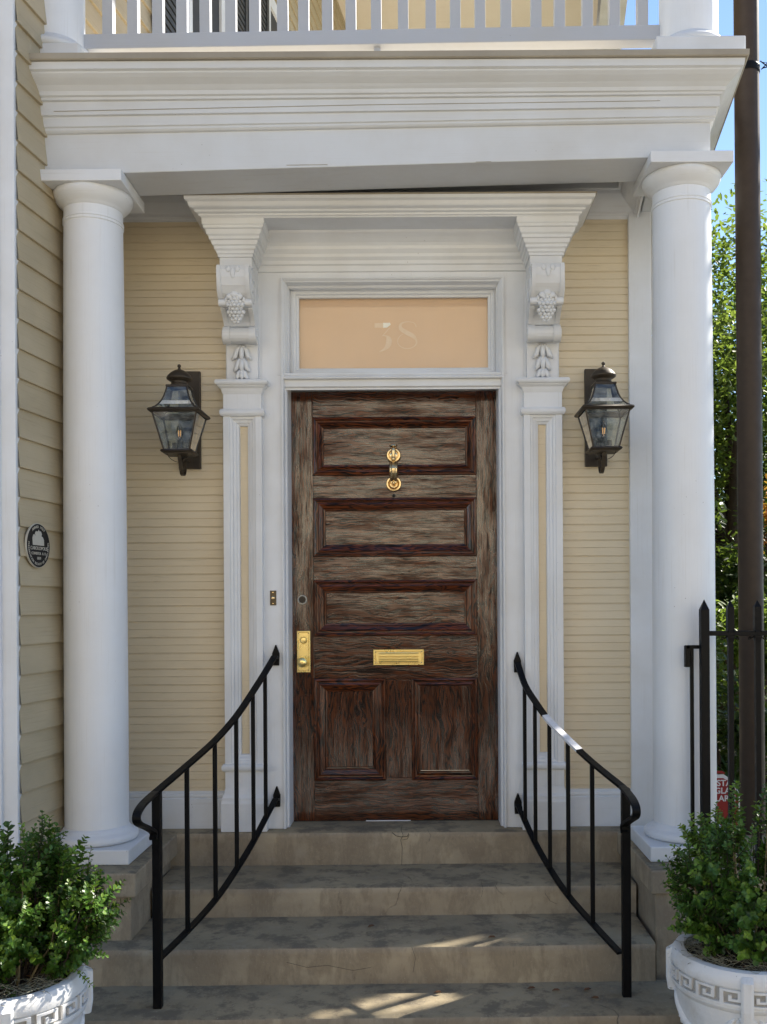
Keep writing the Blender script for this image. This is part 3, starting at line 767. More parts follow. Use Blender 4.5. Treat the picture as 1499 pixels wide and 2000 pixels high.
# ================================================================== PORCH WALL (yellow beadboard)
pw = thing('porch_wall', 'pale yellow beadboard porch wall with white corner boards either side of the door', 'wall', (-.2, YW, L0))
def beadwall(x0, x1, z0, z1, name='siding'):
    pitch = .0388*1.0; z = zE(-.915)+.003; pts = []
    p = [(YW+.012, z0)]
    k = 0; z = z0
    rn = random.Random(int(x0*100))
    prof = [(0, z0)]
    while z < z1-.01:
        zt = min(z+pitch, z1); g = .0018+rn.random()*.001
        if k % 2 == 0:
            prof += [(.0+rn.uniform(0, .0012), zt-g), (-.0020, zt-g*.5), (rn.uniform(0, .0012), zt)]
        else:   # bead beside a narrow groove
            prof += [(.0, zt-.0075), (-.0015, zt-.0065), (.0014, zt-.0045), (.0014, zt-.0028), (-.0024, zt-.001), (.0, zt)]
        z = zt; k += 1
    prof = [(o, zz) for o, zz in prof]
    m = MB(); m.sweep([(x0, YW), (x1, YW)], prof, cap=False)
    return m.build(name, BEAD, pw)
beadwall(-1.53, CX-HB-.08, zE(-.93), zE(1.90)); beadwall(CX+HB+.08, 1.035, zE(-.93), zE(1.90))
m = MB(); m.box(-1.62, ox0-.03, YW+.006, YW+.10, L0-.1, zE(2.1)); m.box(ox1+.03, 1.13, YW+.006, YW+.10, L0-.1, zE(2.1)); m.box(ox0-.05, ox1+.05, YW+.03, YW+.10, zE(1.62), zE(2.1)); m.build('wall_core', CREAM, pw)
xr0 = PX(1232, 1180, 4.76); 
m = MB(); m.box(xr0, 1.143, 4.752, 4.90, L0+.002, zE(2.02)); m.box(-1.56, -1.458, 4.752, 4.80, L0+.002, zE(2.0)); m.build('corner_board', WHITE_V, pw, bevel=.002)
m = MB()
for x0, x1 in ((-1.458, CX-HB-.10), (CX+HB+.10, xr0+.002)):
    m.sweep([(x0, 4.776), (x1, 4.776)], [(0, L0+.001), (.020, L0+.001), (.020, zE(-.948)), (.012, zE(-.944)), (.016, zE(-.936)), (.014, zE(-.924)), (.006, zE(-.918)), (.006, zE(-.912)), (0, zE(-.910))])
m.build('baseboard', WHITE, pw)
m = MB(); m.sweep([(-1.60, 4.776), (1.085, 4.776), (1.03, 4.36)], [(0, zE(1.883)), (.010, zE(1.883)), (.013, zE(1.895)), (.022, zE(1.900)), (.024, zE(1.912)), (.040, zE(1.925)), (.070, zE(1.950)), (.088, zE(1.975)), (.092, zE(1.990)), (.104, zE(1.995)), (.105, zE(2.022)), (0, zE(2.022))])
m.build('crown_moulding', WHITE, pw)

# ================================================================== PORCH FRAME (entablature, deck)
ent = thing('porch_entablature', 'heavy white wooden cornice and beam carried on the two lower porch columns', 'entablature', (-.1, 4.17, 3.5))
def slant(x, y, z):
    # the old beam sags to the left: bottom edge falls, top edge is level
    zt = zE(2.04); zb = zE(1.886)
    if z >= zt: w = max(0, 1-(z-zt)/.16)*.55
    else: w = .55+.45*(zt-z)/(zt-zb)
    w = max(0, min(1, w))
    return z+w*.0235*(max(-1.7, min(1.26, x))-(-.10))
XE = 1.259; YE = 4.17
prof = [(-.24, 2.022), (-.24, 1.886), (-.238, 1.884), (-.002, 1.884), (0, 1.886), (0, 2.040), (.010, 2.043), (.016, 2.050), (.016, 2.058), (.022, 2.062), (.024, 2.098), (.034, 2.101), (.036, 2.150), (.046, 2.153), (.048, 2.162), (.056, 2.166), (.060, 2.180), (.075, 2.196), (.098, 2.214), (.106, 2.222), (.110, 2.226), (.112, 2.232), (.122, 2.238), (.126, 2.266), (0, 2.266)]
m = MB(); m.sweep([(-1.72, YE), (XE, YE), (XE+2.15, 20)], [(o, zE(z)) for o, z in prof if o >= -.01 or z > 2], zfun=slant, cap=False)
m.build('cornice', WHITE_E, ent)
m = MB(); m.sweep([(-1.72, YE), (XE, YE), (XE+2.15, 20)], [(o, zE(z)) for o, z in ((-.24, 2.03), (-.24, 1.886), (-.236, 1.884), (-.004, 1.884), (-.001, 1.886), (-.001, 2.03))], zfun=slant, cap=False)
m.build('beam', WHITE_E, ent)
m = MB(); m.sweep([(-1.75, YE), (XE, YE), (XE+2.15, 20)], [(0, zE(2.267)), (.136, zE(2.267)), (.140, zE(2.271)), (.141, zE(2.294)), (.134, zE(2.298)), (-.05, zE(2.298))]); m.build('deck_edge', TAN, ent)
MB().box(-1.75, 1.03, 4.40, 20, zE(2.023), zE(2.04)).build('porch_ceiling_shade', SHUT_SHADE, ent)  # near-black colour stands in for the unlit gap above the hood
MB().box(-1.8, XE-.02, 4.19, 20, zE(2.2), zE(2.2975)).build('deck', m_flat('grey_deck_paint', (.62, .57, .48), (.54, .49, .40), 2, .6), ent)

# long open joints in the old boards
for a, b, d_ in (((105, 217), (720, 204), 4.1335), ((720, 204), (1290, 196), 4.1335), ((560, 322), (640, 321), 4.169), ((930, 316), (960, 315), 4.169)):
    MB().tube([P3(*a, d_), P3(*b, d_)], .0012, 4).build('open_joint', TAN, ent)
# ------------------------------------------------ columns
def column(name, label, x, y, z0, z1, pl=.20, rb=.136, rt=.1255, cap=.1765, group='white porch columns'):
    r = thing(name, label, 'column', (x, y, z0), group)
    pr = []; n = 16; zb = z0+.125; zt = z1-.118
    for i in range(n+1):
        t = i/n; rad = rb-(rb-rt)*(max(0, t-.12)/.88)**1.6
        if zt-.066 < zb+(zt-zb)*t < zt-.0: continue
        pr.append((rad, zb+(zt-zb)*t))
    rz = zt-.062
    pr = [p for p in pr if p[1] < rz-.01]
    pr += [(rt, rz-.006), (rt+.004, rz-.004), (rt+.004, rz+.002), (rt+.0005, rz+.004), (rt+.0005, rz+.008), (rt+.004, rz+.010), (rt+.004, rz+.016), (rt, rz+.018), (rt, zt)]
    m = MB(); m.lathe(x, y, pr, 64); m.build('shaft', WHITE_C, r, smooth='auto')
    m = MB(); m.box(x-pl, x+pl, y-pl, y+pl, z0+.001, z0+.066); pp = m.build('base', WHITE, r, bevel=.006)
    m = MB(); m.lathe(x, y, [(rb+.02, z0+.066), (rb+.036, z0+.070), (rb+.042, z0+.082), (rb+.041, z0+.094), (rb+.032, z0+.104), (rb+.018, z0+.108), (rb+.014, z0+.112), (rb+.008, z0+.120), (rb, z0+.132)], 64); m.build('torus', WHITE, pp, smooth=True)
    m = MB(); m.box(x-cap, x+cap, y-cap, y+cap, z1-.050, z1-.001); cc = m.build('capital', WHITE, r, bevel=.003)
    m = MB(); m.lathe(x, y, [(rt, z1-.122), (rt+.003, z1-.114), (rt+.012, z1-.106), (rt+.024, z1-.096), (rt+.037, z1-.080), (rt+.043, z1-.066), (rt+.044, z1-.056), (rt+.040, z1-.049)], 64); m.build('echinus', WHITE, cc, smooth=True)
    return r
CXL, CXR, CY = -1.432, 1.168, 4.30
column('porch_column', 'lower white round porch column on the left, beside the cream clapboards', CXL, CY, L0-.003, zE(1.856))
column('porch_column', 'lower white round porch column on the right, behind the black iron fence post', CXR, CY, L0-.003, zE(1.919))
UZ = zE(2.298)
column('upper_column', 'upper white column on the balcony corner above the left porch column', -1.60, 4.30, UZ+.034, 7.65, .165, .130, .12, .17, 'balcony columns')
column('upper_column', 'upper white column on the balcony corner beside the brown pole', 1.205, 4.30, UZ+.034, 7.65, .19, .127, .12, .17, 'balcony columns')
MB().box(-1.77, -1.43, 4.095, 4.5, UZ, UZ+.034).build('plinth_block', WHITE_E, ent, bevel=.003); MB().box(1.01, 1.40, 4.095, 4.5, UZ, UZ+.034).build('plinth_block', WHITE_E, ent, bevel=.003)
# upper eave
ue = thing('upper_eave', 'pale ceiling and eave over the balcony glowing with bounced sunlight', 'eave', (0, 4.3, 7.65))
MB().box(-1.9, 1.9, 3.85, 20, 8.0, 8.06).build('eave_board', WHITE, ue); MB().prism([(-1.9, 4.40), (1.10, 4.40), (3.25, 20), (-1.9, 20)], 7.85, 7.9, 'xy').build('ceiling', CREAM, ue)
m = MB(); m.sweep([(-1.75, 4.2), (1.36, 4.2), (3.5, 20)], [(-.26, 7.66), (0, 7.66), (0, 8.0), (-.26, 8.0)]); m.build('beam', WHITE, ue)

# ------------------------------------------------ balcony railing
br = thing('balcony_railing', 'white wooden balcony railing with square balusters above the porch cornice', 'railing', (-.1, 4.32, UZ+.15))
yr = 4.30
zl = PZ(160, 95, yr); zr_ = PZ(1305, 76, yr); xl = PX(165, 80, yr); xr = PX(1304, 60, yr)
def rz(x): return zl+(zr_-zl)*(x-xl)/(xr-xl)
m = MB()
vs = [(x, y, rz(x)+h) for x in (xl-.05, xr) for y in (yr, yr+.07) for h in (0, .066)]
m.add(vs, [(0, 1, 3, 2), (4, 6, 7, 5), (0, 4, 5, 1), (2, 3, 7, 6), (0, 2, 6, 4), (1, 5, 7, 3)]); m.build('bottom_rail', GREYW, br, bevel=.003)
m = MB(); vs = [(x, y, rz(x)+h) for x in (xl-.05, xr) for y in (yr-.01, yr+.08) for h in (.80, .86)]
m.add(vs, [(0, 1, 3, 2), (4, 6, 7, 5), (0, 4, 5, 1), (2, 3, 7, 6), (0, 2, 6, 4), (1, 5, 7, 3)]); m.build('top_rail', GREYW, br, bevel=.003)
bpx = [208, 257, 306, 353, 399, 449, 496, 551, 592, 639, 685, 735, 788, 842, 890, 939, 990, 1049, 1095, 1150, 1203, 1258]
b0 = None
for i, p in enumerate(bpx):
    x = PX(p, 40, yr)
    if b0 is None:
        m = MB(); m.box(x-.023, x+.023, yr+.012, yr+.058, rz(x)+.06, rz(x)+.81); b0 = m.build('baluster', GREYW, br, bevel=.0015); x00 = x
    else:
        c = b0.copy(); COL.objects.link(c); c.location = (x-x00, 0, rz(x)-rz(x00)); c.rotation_euler = (0, random.uniform(-.004, .004), 0)
m = MB(); m.box(PX(736, 90, yr)-.012, PX(736, 90, yr)+.016, yr+.02, yr+.05, UZ, rz(0)+.002); m.build('support_block', GREYW, br)

# ================================================================== LEFT HOUSE WALL (clapboards)
WD = Vector((.1356, .99077)); WN = Vector((.99077, -.1356))   # along the wall, outward normal (towards the porch)
W0 = Vector((-1.629, 3.94))
def WP(s, o=0): p = W0+WD*s+WN*o; return (p.x, p.y)
hw = thing('clapboard_house', 'cream clapboard house side with white corner board at the left edge', 'house', (W0.x, W0.y, 0))
def clap(path, z0, z1, off, name, course=.1205, shift=0):
    prof = [(0, z0)]; z = z0
    while z < z1:
        zt = min(z+course, z1); prof += [(.013, z), (.0135, z+.004), (.001, zt-.0005)]
        z = zt
    prof.append((0, z1))
    return prof
def wav(x, y, z): return z+.004*noise.noise(Vector((x*1.3, y*1.3, z*9)))
z00 = zE(-.036)-.1205*13
path = [WP(s) for s in (0, .25, .5, .75, 1.0, 2, 4, 8, 16)]
m = MB(); m.sweep(path[::1], clap(path, z00, 8.2, 0, ''), cap=False, zfun=wav)
# outward must point to the porch: right of travel (+Y) is +X
m.build('siding', CLAP, hw)
m = MB(); m.box(-9, -1.95, 3.97, 4.2, -.1, 8.2); m.v = m.v
m.build('front_core', CREAM, hw)
m = MB(); fp = [(-9, 3.955), (-1.95, 3.955)]; m.sweep(fp, clap(fp, z00, 8.2, 0, ''), cap=False); m.build('siding', CLAP, hw)
xc = -1.629
m = MB(); m.box(-1.99, xc-.056, 3.905, 4.0, -.05, 8.2); m.box(xc-.058, xc+.004, 3.922, 3.99, -.05, 8.2); m.build('corner_board', WHITE_V, hw, bevel=.003)
m = MB(); p0 = WP(-.02, .016); p1 = WP(.03, .016)
# shutters and windows on the upper side wall
def wall_box(m, s0, s1, o0, o1, z0, z1):
    q = [WP(s0, o0), WP(s1, o0), WP(s1, o1), WP(s0, o1)]
    m.add([(x, y, z) for z in (z0, z1) for x, y in q], [(0, 1, 2, 3), (7, 6, 5, 4), (0, 1, 5, 4), (1, 2, 6, 5), (2, 3, 7, 6), (3, 0, 4, 7)])
for s0, s1 in ((1.90, 2.42), (3.55, 4.15), (6.4, 7.2)):
    m = MB(); z0, z1 = UZ+.25, UZ+2.3
    for a, b in ((s0-.1, s0), (s1, s1+.1)): wall_box(m, a, b, -.01, .035, z0-.08, z1+.1)
    wall_box(m, s0, s1, -.01, .035, z1, z1+.1); wall_box(m, s0, s1, -.01, .05, z0-.08, z0); wall_box(m, (s0+s1)/2-.02, (s0+s1)/2+.02, .0, .025, z0, z1)
    w = m.build('window', WHITE, hw)
    m = MB(); wall_box(m, s0, s1, .014, .018, z0, z1); m.build('pane', DARK, w)
    m = MB()
    for a, b in ((s0-.55, s0-.11), (s1+.11, s1+.5)):
        wall_box(m, a, a+.05, .02, .055, z0, z1); wall_box(m, b-.05, b, .02, .055, z0, z1)
        z = z0
        while z < z1: wall_box(m, a+.05, b-.05, .025, .048, z, z+.03); z += .045
    m.build('shutter', SHUT_SHADE, w)

# ------------------------------------------------ plaque on the clapboards
pcx, pcy = WP(.128)[0], WP(.128)[1]; pcz = 1.934
sP = .128
pq = thing('wall_plaque', 'black oval plaque with pale gateway emblem and lettering on the cream clapboards', 'plaque', (pcx, pcy, pcz))
PA, PB = .0935, .0925
def plq(u, v, o): x, y = WP(sP+u, o); return (x, y, pcz+v)
m = MB(); n = 64
for (r0, o0), (r1, o1) in (((1.0, .012), (1.0, .0195)), ((1.0, .0195), (.978, .0205))):
    for i in range(n):
        a, b = 2*math.pi*i/n, 2*math.pi*(i+1)/n
        m.add([plq(PA*r0*math.cos(a), PB*r0*math.sin(a), o0), plq(PA*r0*math.cos(b), PB*r0*math.sin(b), o0), plq(PA*r1*math.cos(b), PB*r1*math.sin(b), o1), plq(PA*r1*math.cos(a), PB*r1*math.sin(a), o1)], [(0, 1, 2, 3)])
m.build('rim', PEWTER, pq)
m = MB(); m.add([plq(PA*.979*math.cos(2*math.pi*i/n), PB*.979*math.sin(2*math.pi*i/n), .0203) for i in range(n)], [tuple(range(n))]); m.build('face', BLACKP, pq)
# mapping of text plane into the plaque plane: local x -> along wall, local y -> z, local z -> outward
ex = Vector((WD.x, WD.y, 0)); ey = Vector((0, 0, 1)); ez = Vector((WN.x, WN.y, 0))
def pm(u, v, ang=0, o=.0210):
    p = Vector(plq(u, v, o)); Rm = Matrix.Rotation(ang, 4, 'Z')
    B = Matrix(((ex.x, ey.x, ez.x, p.x), (ex.y, ey.y, ez.y, p.y), (ex.z, ey.z, ez.z, p.z), (0, 0, 0, 1)))
    return B @ Rm
mes = [text_mesh('t', 'CAROLOPOLIS', .0205, None, None, pm(.004, -.012), .0006, .0), text_mesh('t', 'CONDITA  A. D.', .0165, None, None, pm(.003, -.0335), .0006, .0), text_mesh('t', '1839', .0165, None, None, pm(.002, -.0535), .0006, .0)]
def arc(txt, a0, a1, rad, size, flip):
    n_ = len(txt)
    for i, ch in enumerate(txt):
        if ch == ' ': continue
        a = R(a0+(a1-a0)*i/(n_-1)); u, v = rad*math.cos(a), rad*math.sin(a)
        mes.append(text_mesh('t', ch, size, None, None, pm(u, v, a-math.pi/2 if not flip else a+math.pi/2), .0006, .0))
arc('AWARD 1967', 125, 55, .078, .016, False)
arc('PRESERVATION SOCIETY OF CHARLESTON', 172, 368, .078, .0135, True)
[join_meshes('lettering', [q], PEWTER, pq) for q in mes[:3]]; join_meshes('lettering', mes[3:12], PEWTER, pq); join_meshes('lettering', mes[12:], PEWTER, pq)
m = MB(); em = [(-.047, .001), (-.050, .030), (-.044, .043), (-.034, .046), (-.025, .040), (-.030, .050), (-.022, .060), (-.012, .058), (-.004, .060), (.0, .068), (.006, .060), (.018, .060), (.026, .050), (.022, .040), (.034, .036), (.042, .026), (.044, .001)]
q = [plq(u, v, .0215) for u, v in em]; m.add(q, [tuple(range(len(q)))]); m.build('emblem', PEWTER, pq)

# ================================================================== LANTERNS
def lantern(label):
    r = thing('wall_lantern', label, 'wall lantern', (0, 0, 0), 'bronze wall lanterns either side of the door')
    zz = lambda v: zE(v)-zE(.90)     # local heights, 0 = brow level
    yb = YW-4.557                    # wall plane behind the body
    MB().box(-.054, .054, yb-.024, yb-.002, zz(.668), zz(1.145)).build('back_plate', BRONZE, r, bevel=.003)
    m = MB()
    def ring(z, h, hh, t): m.sweep([(-h, h), (-h, -h), (h, -h), (h, h)], [(0, z), (t, z+hh*.2), (t*1.4, z+hh*.5), (t, z+hh*.8), (0, z+hh), (-.012, z+hh), (-.012, z)], closed=True)
    ring(zz(.888), .106, .022, .010); m.build('brow_rim', BRONZE, r, smooth='auto')
    m = MB(); ring(zz(.708), .062, .018, .008); m.box(-.062, .062, -.062, .062, zz(.706), zz(.712)); m.build('bottom_rim', BRONZE, r, smooth='auto')
    # body frame bars and glass
    hb, ht = .060, .101; z0, z1 = zz(.725), zz(.889)
    m = MB()
    for sx in (-1, 1):
        for sy in (-1, 1): m.tube([(sx*hb, sy*hb, z0), (sx*ht, sy*ht, z1)], .0042, 6)
    RO = [(.101, .909), (.090, .917), (.078, .930), (.067, .948), (.058, .970), (.051, .995), (.046, 1.020)]
    for sx in (-1, 1):
        for sy in (-1, 1): m.tube([(sx*h, sy*h, zz(z)) for h, z in RO], .0038, 6)
    m.sweep([(-.047, .047), (-.047, -.047), (.047, -.047), (.047, .047)], [(0, zz(1.016)), (.005, zz(1.018)), (.004, zz(1.026)), (-.01, zz(1.028))], closed=True)
    m.box(-.044, .044, -.044, .044, zz(1.022), zz(1.027))
    m.build('frame', BRONZE, r, smooth='auto')
    m = MB()
    for k in range(4):
        c, s_ = math.cos(k*math.pi/2), math.sin(k*math.pi/2)
        def Q(u, v, z): return (u*c-v*s_, u*s_+v*c, z)
        m.add([Q(-hb, -hb, z0), Q(hb, -hb, z0), Q(ht, -ht, z1), Q(-ht, -ht, z1)], [(0, 1, 2, 3)])
    m.build('glass', LGLASS, r)
    m = MB()
    for k in range(4):
        c, s_ = math.cos(k*math.pi/2), math.sin(k*math.pi/2)
        for (h0, a), (h1, b) in zip(RO[:-1], RO[1:]):
            m.add([(-h0*c+h0*s_, -h0*s_-h0*c, zz(a)), (h0*c+h0*s_, h0*s_-h0*c, zz(a)), (h1*c+h1*s_, h1*s_-h1*c, zz(b)), (-h1*c+h1*s_, -h1*s_-h1*c, zz(b))], [(0, 1, 2, 3)])
    m.build('roof_glass', LGLASS, r)
    m = MB(); m.lathe(0, 0, [(.040, zz(1.026)), (.042, zz(1.034)), (.036, zz(1.038)), (.038, zz(1.048)), (.050, zz(1.054)), (.058, zz(1.060)), (.059, zz(1.066)), (.052, zz(1.078)), (.040, zz(1.090)), (.024, zz(1.100)), (.008, zz(1.106)), (.006, zz(1.112)), (.004, zz(1.115))], 32)
    cp = m.build('cap', BRONZE, r, smooth='auto'); m = MB(); m.ball((0, 0, zz(1.122)), .009); m.build('finial', BRONZE, cp, smooth=True)
    # candle
    m = MB(); m.lathe(0, 0, [(.028, z0+.002), (.028, z0+.008), (.014, z0+.010), (.0135, z0+.052), (.010, z0+.054)], 20); m.box(-.038, .038, .006, .028, z0+.004, z0+.040); cs = m.build('candle_holder', CANDLE, r)
    m = MB(); b0_ = z0+.054; m.lathe(0, 0, [(.008, b0_), (.014, b0_+.014), (.0165, b0_+.030), (.013, b0_+.050), (.006, b0_+.066), (.002, b0_+.074)], 20); m.build('bulb', GLASS, cs, smooth=True)
    m = MB(); m.tube([(-.004, 0, b0_+.014), (-.005, 0, b0_+.042)], .0022, 6); m.tube([(.004, 0, b0_+.014), (.005, 0, b0_+.042)], .0022, 6); m.build('filament', FIL, cs)
    # scroll arm under the body
    m = MB(); pts = []
    for k in range(15):
        t = k/14; pts.append((0, -.002+(yb-.026)*0+.0+.10*(1-math.cos(t*math.pi*.5))*1.0, zz(.706)-.085*math.sin(t*math.pi*.5)-.0))
    pts = [(0, -.006, zz(.706)), (0, -.004, zz(.690)), (0, .010, zz(.664)), (0, .022, zz(.640)), (0, .040, zz(.622)), (0, .065, zz(.618)), (0, .088, zz(.628)), (0, .100, zz(.650)), (0, .104, zz(.690)), (0, .150, zz(.700)), (0, yb-.02, zz(.705))]
    m.tube(pts, None, w=.017, t=.005, up=Vector((0, .2, 1)))
    m.tube([(0, .040, zz(.655)), (0, .020, zz(.645)), (0, .012, zz(.665)), (0, .03, zz(.69)), (0, .07, zz(.70))], None, w=.017, t=.005, up=Vector((0, .2, 1)))
    wp = []
    for k in range(13):
        a = math.pi*k/12; wp.append((-.048*math.cos(a), -.045+.05*math.sin(a), zz(.706)-.034*math.sin(a)))
    m.tube(wp, .0016, 5)
    m.build('scroll_arm', BRONZE, r)
    return r
la = lantern('dark bronze wall lantern on the yellow boards left of the door, beside the left pilaster')
lb = copy_tree(la); lb['label'] = 'dark bronze wall lantern on the yellow boards right of the door, beside the right column'
la.location = (-1.12, 4.557, zE(.90)); lb.location = (.868, 4.557, zE(.90))

# ================================================================== HANDRAILS
def handrail(label, post, topl, botl, x0, d0, x1, d1, sun_patch=None):
    r = thing('handrail', label, 'handrail', (PX(post[0], 1960, d0), d0, PZ(post[0], post[2], d0)), 'black iron handrails on the steps')
    a = Vector((x0, d0)); b = Vector((x1, d1))
    def at(px, py):      # point of the rail plane seen at that pixel
        dx = px-820-.006*(py-1180)
        # x = dx/F*d ; on line a + t(b-a)
        k = dx/F; t = (k*a.y-a.x)/((b.x-a.x)-k*(b.y-a.y)); p = a+(b-a)*t
        return Vector((p.x, p.y, PZ(px, py, p.y)))
    top = [at(*p) for p in topl]; bot = [at(*p) for p in botl]
    def spl(P, k=4): return [Vector(q) for q in smooth_pts([tuple(p) for p in P], k)]
    ts = spl(top); bs = spl(bot)
    drop = Vector((0, 0, 0))
    p0 = top[0]; fw = Vector((0, -1, 0))
    tongue = [p0+Vector((0, a_, b_)) for a_, b_ in ((0, 0), (-.09, -.004), (-.18, -.012), (-.235, -.026), (-.250, -.046), (-.225, -.068), (-.16, -.092), (-.09, -.118), (-.035, -.142), (-.026, -.156), (-.040, -.168))]
    full = list(reversed(spl(tongue, 4)))[:-1]+ts
    m = MB(); m.tube(full, None, w=.029, t=.012, side=Vector((1, 0, 0))); 
    e = ts[-1]; sx = 1 if x1 > 0 else -1
    # pointed fixing plates against the casing
    def plate(m, e):
        pts = [(e.x-.016, e.z-.045), (e.x+.016, e.z-.045), (e.x+.018, e.z+.012), (e.x+.002, e.z+.055), (e.x-.002, e.z+.055), (e.x-.018, e.z+.012)]
        m.prism(pts, YC-.014, YC-.001, 'xz'); m.tube([e, Vector((e.x, YC-.006, e.z-.01))], None, w=.03, t=.012)
        m.ball((e.x, YC-.016, e.z-.005), .006)
    plate(m, Vector((e.x, e.y, e.z)))
    m.build('top_rail', IRON, r, bevel=.003)
    m = MB(); m.tube(bs, None, w=.027, t=.012, side=Vector((1, 0, 0))); plate(m, bs[-1]); m.build('bottom_rail', IRON, r, bevel=.002)
    foot = PZ(post[0], post[2], d0)
    m = MB(); pz = top[0].z; m.box(x0-.0165, x0+.0165, d0-.0165, d0+.0165, foot-.003, pz); m.build('post', IRON, r, bevel=.003)
    def zat(c, y):
        for i in range(len(c)-1):
            if c[i].y <= y <= c[i+1].y: t = (y-c[i].y)/(c[i+1].y-c[i].y); return c[i].z+(c[i+1].z-c[i].z)*t
        return c[-1].z
    for px in post[3]:
        p = at(px, 1500)
        m = MB(); m.box(p.x-.0085, p.x+.0085, p.y-.0085, p.y+.0085, zat(bs, p.y), zat(ts, p.y)); m.build('baluster', IRON, r, bevel=.0015)
    if sun_patch:
        sub = [q for q in ts if sun_patch[0] <= q.y <= sun_patch[1]]
        lo = Vector(sub[0]); m = MB(); m.tube([q+Vector((0, 0, .0012)) for q in sub], None, w=.0302, t=.0124, side=Vector((1, 0, 0))); m.build('white_strip_sun_patch', WSTRIP_SUN, r)  # white strip stands in for a sun patch on the rail
    return r
handrail('curved black iron handrail rising on the left side of the steps', (303, 0, 1967, (365, 420, 462, 495, 519)),
         [(304, 1548), (365, 1496), (420, 1447), (462, 1399), (495, 1350), (519, 1312), (536, 1283)],
         [(310, 1874), (365, 1820), (420, 1759), (461, 1700), (493, 1648), (518, 1600), (538, 1562)], -1.004, 3.70, -.690, 4.715)
handrail('curved black iron handrail right of the steps with a painted band of sunlight on top', (1217, 0, 1950, (1157, 1110, 1074, 1046, 1026)),
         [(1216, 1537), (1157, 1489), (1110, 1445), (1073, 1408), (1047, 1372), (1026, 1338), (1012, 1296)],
         [(1212, 1862), (1160, 1806), (1111, 1750), (1076, 1699), (1047, 1648), (1028, 1608), (1013, 1573)], .794, 3.77, .473, 4.715, (4.10, 4.44))

